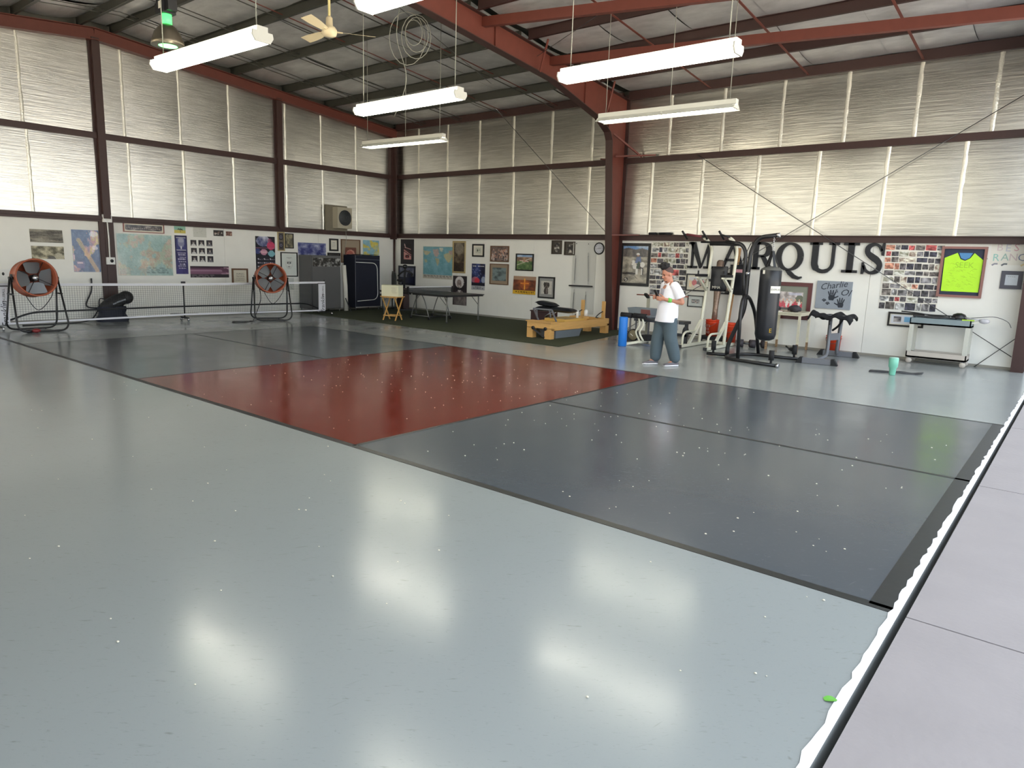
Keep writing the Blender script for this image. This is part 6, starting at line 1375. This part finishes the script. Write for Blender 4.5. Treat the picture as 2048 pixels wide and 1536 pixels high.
# legs
limb(mb, [(-.05, -.095, .9), (.07, -.105, .5), (.06, -.12, .10), (.16, -.125, .045)], [.09, .058, .04, .036]); limb(mb, [(-.06, .095, .9), (-.10, .105, .5), (-.20, .115, .10), (-.10, .12, .045)], [.09, .058, .04, .036])
organic('body', mb, .0065, SKIN, P, 4, .45)
# t-shirt
mb = MB()
tors = [(.0, .78, .185, .225), (-.01, .9, .18, .222), (-.025, 1.08, .165, .212), (-.045, 1.25, .165, .215), (-.06, 1.36, .15, .215), (-.068, 1.43, .115, .185), (-.065, 1.475, .085, .10)]
vs = []; nn = 36
for x, z, rx, ry in tors:
    for k in range(nn): a = 2*PI*k/nn; wob = 1+.03*math.sin(3*a+z*14)*(z < 1.2); vs.append((x-.035+rx*math.cos(a)*wob, ry*math.sin(a)*wob, z))
fs = [(i*nn+k, i*nn+(k+1) % nn, (i+1)*nn+(k+1) % nn, (i+1)*nn+k) for i in range(len(tors)-1) for k in range(nn)]+[tuple(reversed(range(nn))), tuple((len(tors)-1)*nn+k for k in range(nn))]
mb.add(vs, fs)
mb.tube([(-.075, .16, 1.41), (-.12, .225, 1.29), (-.155, .245, 1.205)], [.082, .088, .092], 18); mb.ball((-.075, .16, 1.405), .082, 16, 10)
mb.tube([(-.06, -.16, 1.41), (-.08, -.225, 1.29), (-.095, -.25, 1.205)], [.082, .088, .092], 18); mb.ball((-.06, -.16, 1.405), .082, 16, 10)
sh = organic('t_shirt', mb, .009, TEE, P, 5)
mbp = MB()
def fsh(s, q):
    a = .05+(s-.5)*.62*(1-.35*q); z = 1.36-.17*q; rx, ry = (.166, .217); return (-.085+.005*q+(rx+.004)*math.cos(a), (ry)*math.sin(a), z)
mbp.grid(10, 6, fsh).obj('shirt_print', mat('grey_shirt_print', S(186, 186, 200), .85, var=.15, scale=40), P)
# trousers
mb = MB()
limb(mb, [(-.05, -.03, .93), (-.05, .03, .93)], [.155, .155], 20); limb(mb, [(-.05, -.03, .82), (-.055, .03, .82)], [.165, .165], 20)
limb(mb, [(-.04, -.085, .84), (.045, -.105, .5), (.06, -.115, .26), (.062, -.12, .15)], [.13, .112, .108, .098], 20)
limb(mb, [(-.065, .085, .84), (-.09, .105, .5), (-.165, .115, .26), (-.195, .118, .15)], [.13, .115, .108, .098], 20)
for k in range(5):
    z = .13+.035*k; mb.ball((.06+.012*math.sin(k*2.3), -.12, z), (.098, .088, .026), 16, 6, (0, .15*math.cos(k*2), 0)); mb.ball((-.198+.01*k+.012*math.sin(k*2), .118, z), (.095, .09, .026), 16, 6, (0, .15*math.sin(k*2), 0))
organic('trousers', mb, .010, PANTS, P, 5)
MB().tube([(-.20, .135, .82), (-.2, .15, .64)], .006, 6).obj('pocket_seam', mat('grey_stripe', S(150, 150, 150), .8), P)
# hair
mb = MB(); rh = random.Random(4)
mb.ball(hp(.02, 0, .155), (.088, .066, .05), 16, 10, hr)
for k in range(46):
    a, b = rh.uniform(0, 2*PI), rh.uniform(0, 1); mb.ball(hp(.025+.08*b*math.cos(a), .058*b*math.sin(a), .165+.045*math.sqrt(max(0, 1-b*b))+rh.uniform(-.008, .014)), rh.uniform(.018, .028), 8, 6)
organic('hair', mb, .007, HAIR, P, 1)
MB().ball(hp(-.014, 0, .068), (.0965, .0775, .094), 22, 14, hr).obj('hair_fade', mat('faded_hair', S(78, 60, 56), .7), P)
for s in (-1, 1):
    MB().ball(hp(.085, s*.031, .024), (.011, .015, .006), 10, 6, hr).obj('eye', mat('dark_eye', S(40, 28, 24), .3), P); MB().ball(hp(.09, s*.033, .045), (.008, .022, .005), 10, 6, hr).obj('eyebrow', HAIR, P)
MB().ball(hp(.062, 0, -.085), (.026, .034, .014), 12, 6, hr).obj('beard', mat('stubble', S(96, 66, 56), .7), P)
# shoes
SHOE = mat('grey_knit', S(108, 104, 110), .85, var=.08, scale=40); SOLE = mat('white_sole', S(226, 224, 228), .6)
def shoe(x, y, yaw, pitch):
    M = Matrix.Translation((x, y, 0)) @ Matrix.Rotation(yaw, 4, 'Z') @ Matrix.Rotation(pitch, 4, 'Y')
    prof = [(-.085, .030, .085), (-.05, .037, .105), (0, .039, .10), (.06, .043, .078), (.12, .048, .06), (.17, .043, .05), (.2, .026, .04)]
    def mk(zlo, f, grow):
        mb = MB(); rows = []; n = 16; vs = []
        for px, hw_, top in prof:
            for k in range(n):
                a = 2*PI*k/n; c_, s_ = math.cos(a), math.sin(a); zz = f(top); zc = (zz+zlo)/2; h_ = (zz-zlo)/2
                vs.append(M @ Vector((px, (hw_+grow)*math.copysign(abs(c_)**.7, c_), zc+h_*math.copysign(abs(s_)**.7, s_))))
        fs = [(i*n+k, i*n+(k+1) % n, (i+1)*n+(k+1) % n, (i+1)*n+k) for i in range(len(prof)-1) for k in range(n)]+[tuple(reversed(range(n))), tuple((len(prof)-1)*n+k for k in range(n))]
        return mb.add(vs, fs, 0, True)
    s_ = mk(.018, lambda t_: t_, 0).obj('shoe', SHOE, P); mk(.0, lambda t_: .032, .005).obj('sole', SOLE, s_)
    mb = MB()
    for k in range(4): q = M @ Vector((.035+.02*k, 0, .092-.008*k)); mb.ball(q, (.006, .022, .004), 8, 4, (0, 0, yaw))
    mb.obj('lace', mat('dark_lace', S(70, 68, 72), .8), s_, kind='stuff')
shoe(.10, -.125, .0, .0); shoe(-.18, .12, .12, .0)
# wrist band, phone
d = (Vector((.03, .16, 1.165))-Vector((-.19, .235, 1.135))).normalized(); c_ = Vector((.005, .168, 1.162))
MB().tube([c_-d*.03, c_+d*.03], [.043, .041], 18).obj('wrist_band', mat('green_band', S(112, 190, 84), .6), P)
ph = MB().box((.19, .02, 1.262), (.012, .078, .155), (0, .5, .1)).obj('phone', BLACK); ph.parent = None
ph.matrix_world = Matrix.Translation((-.56, 7.2, 0)) @ Matrix.Rotation(pa, 4, 'Z'); tag(ph, 'black phone held in both hands by the person', 'phone')
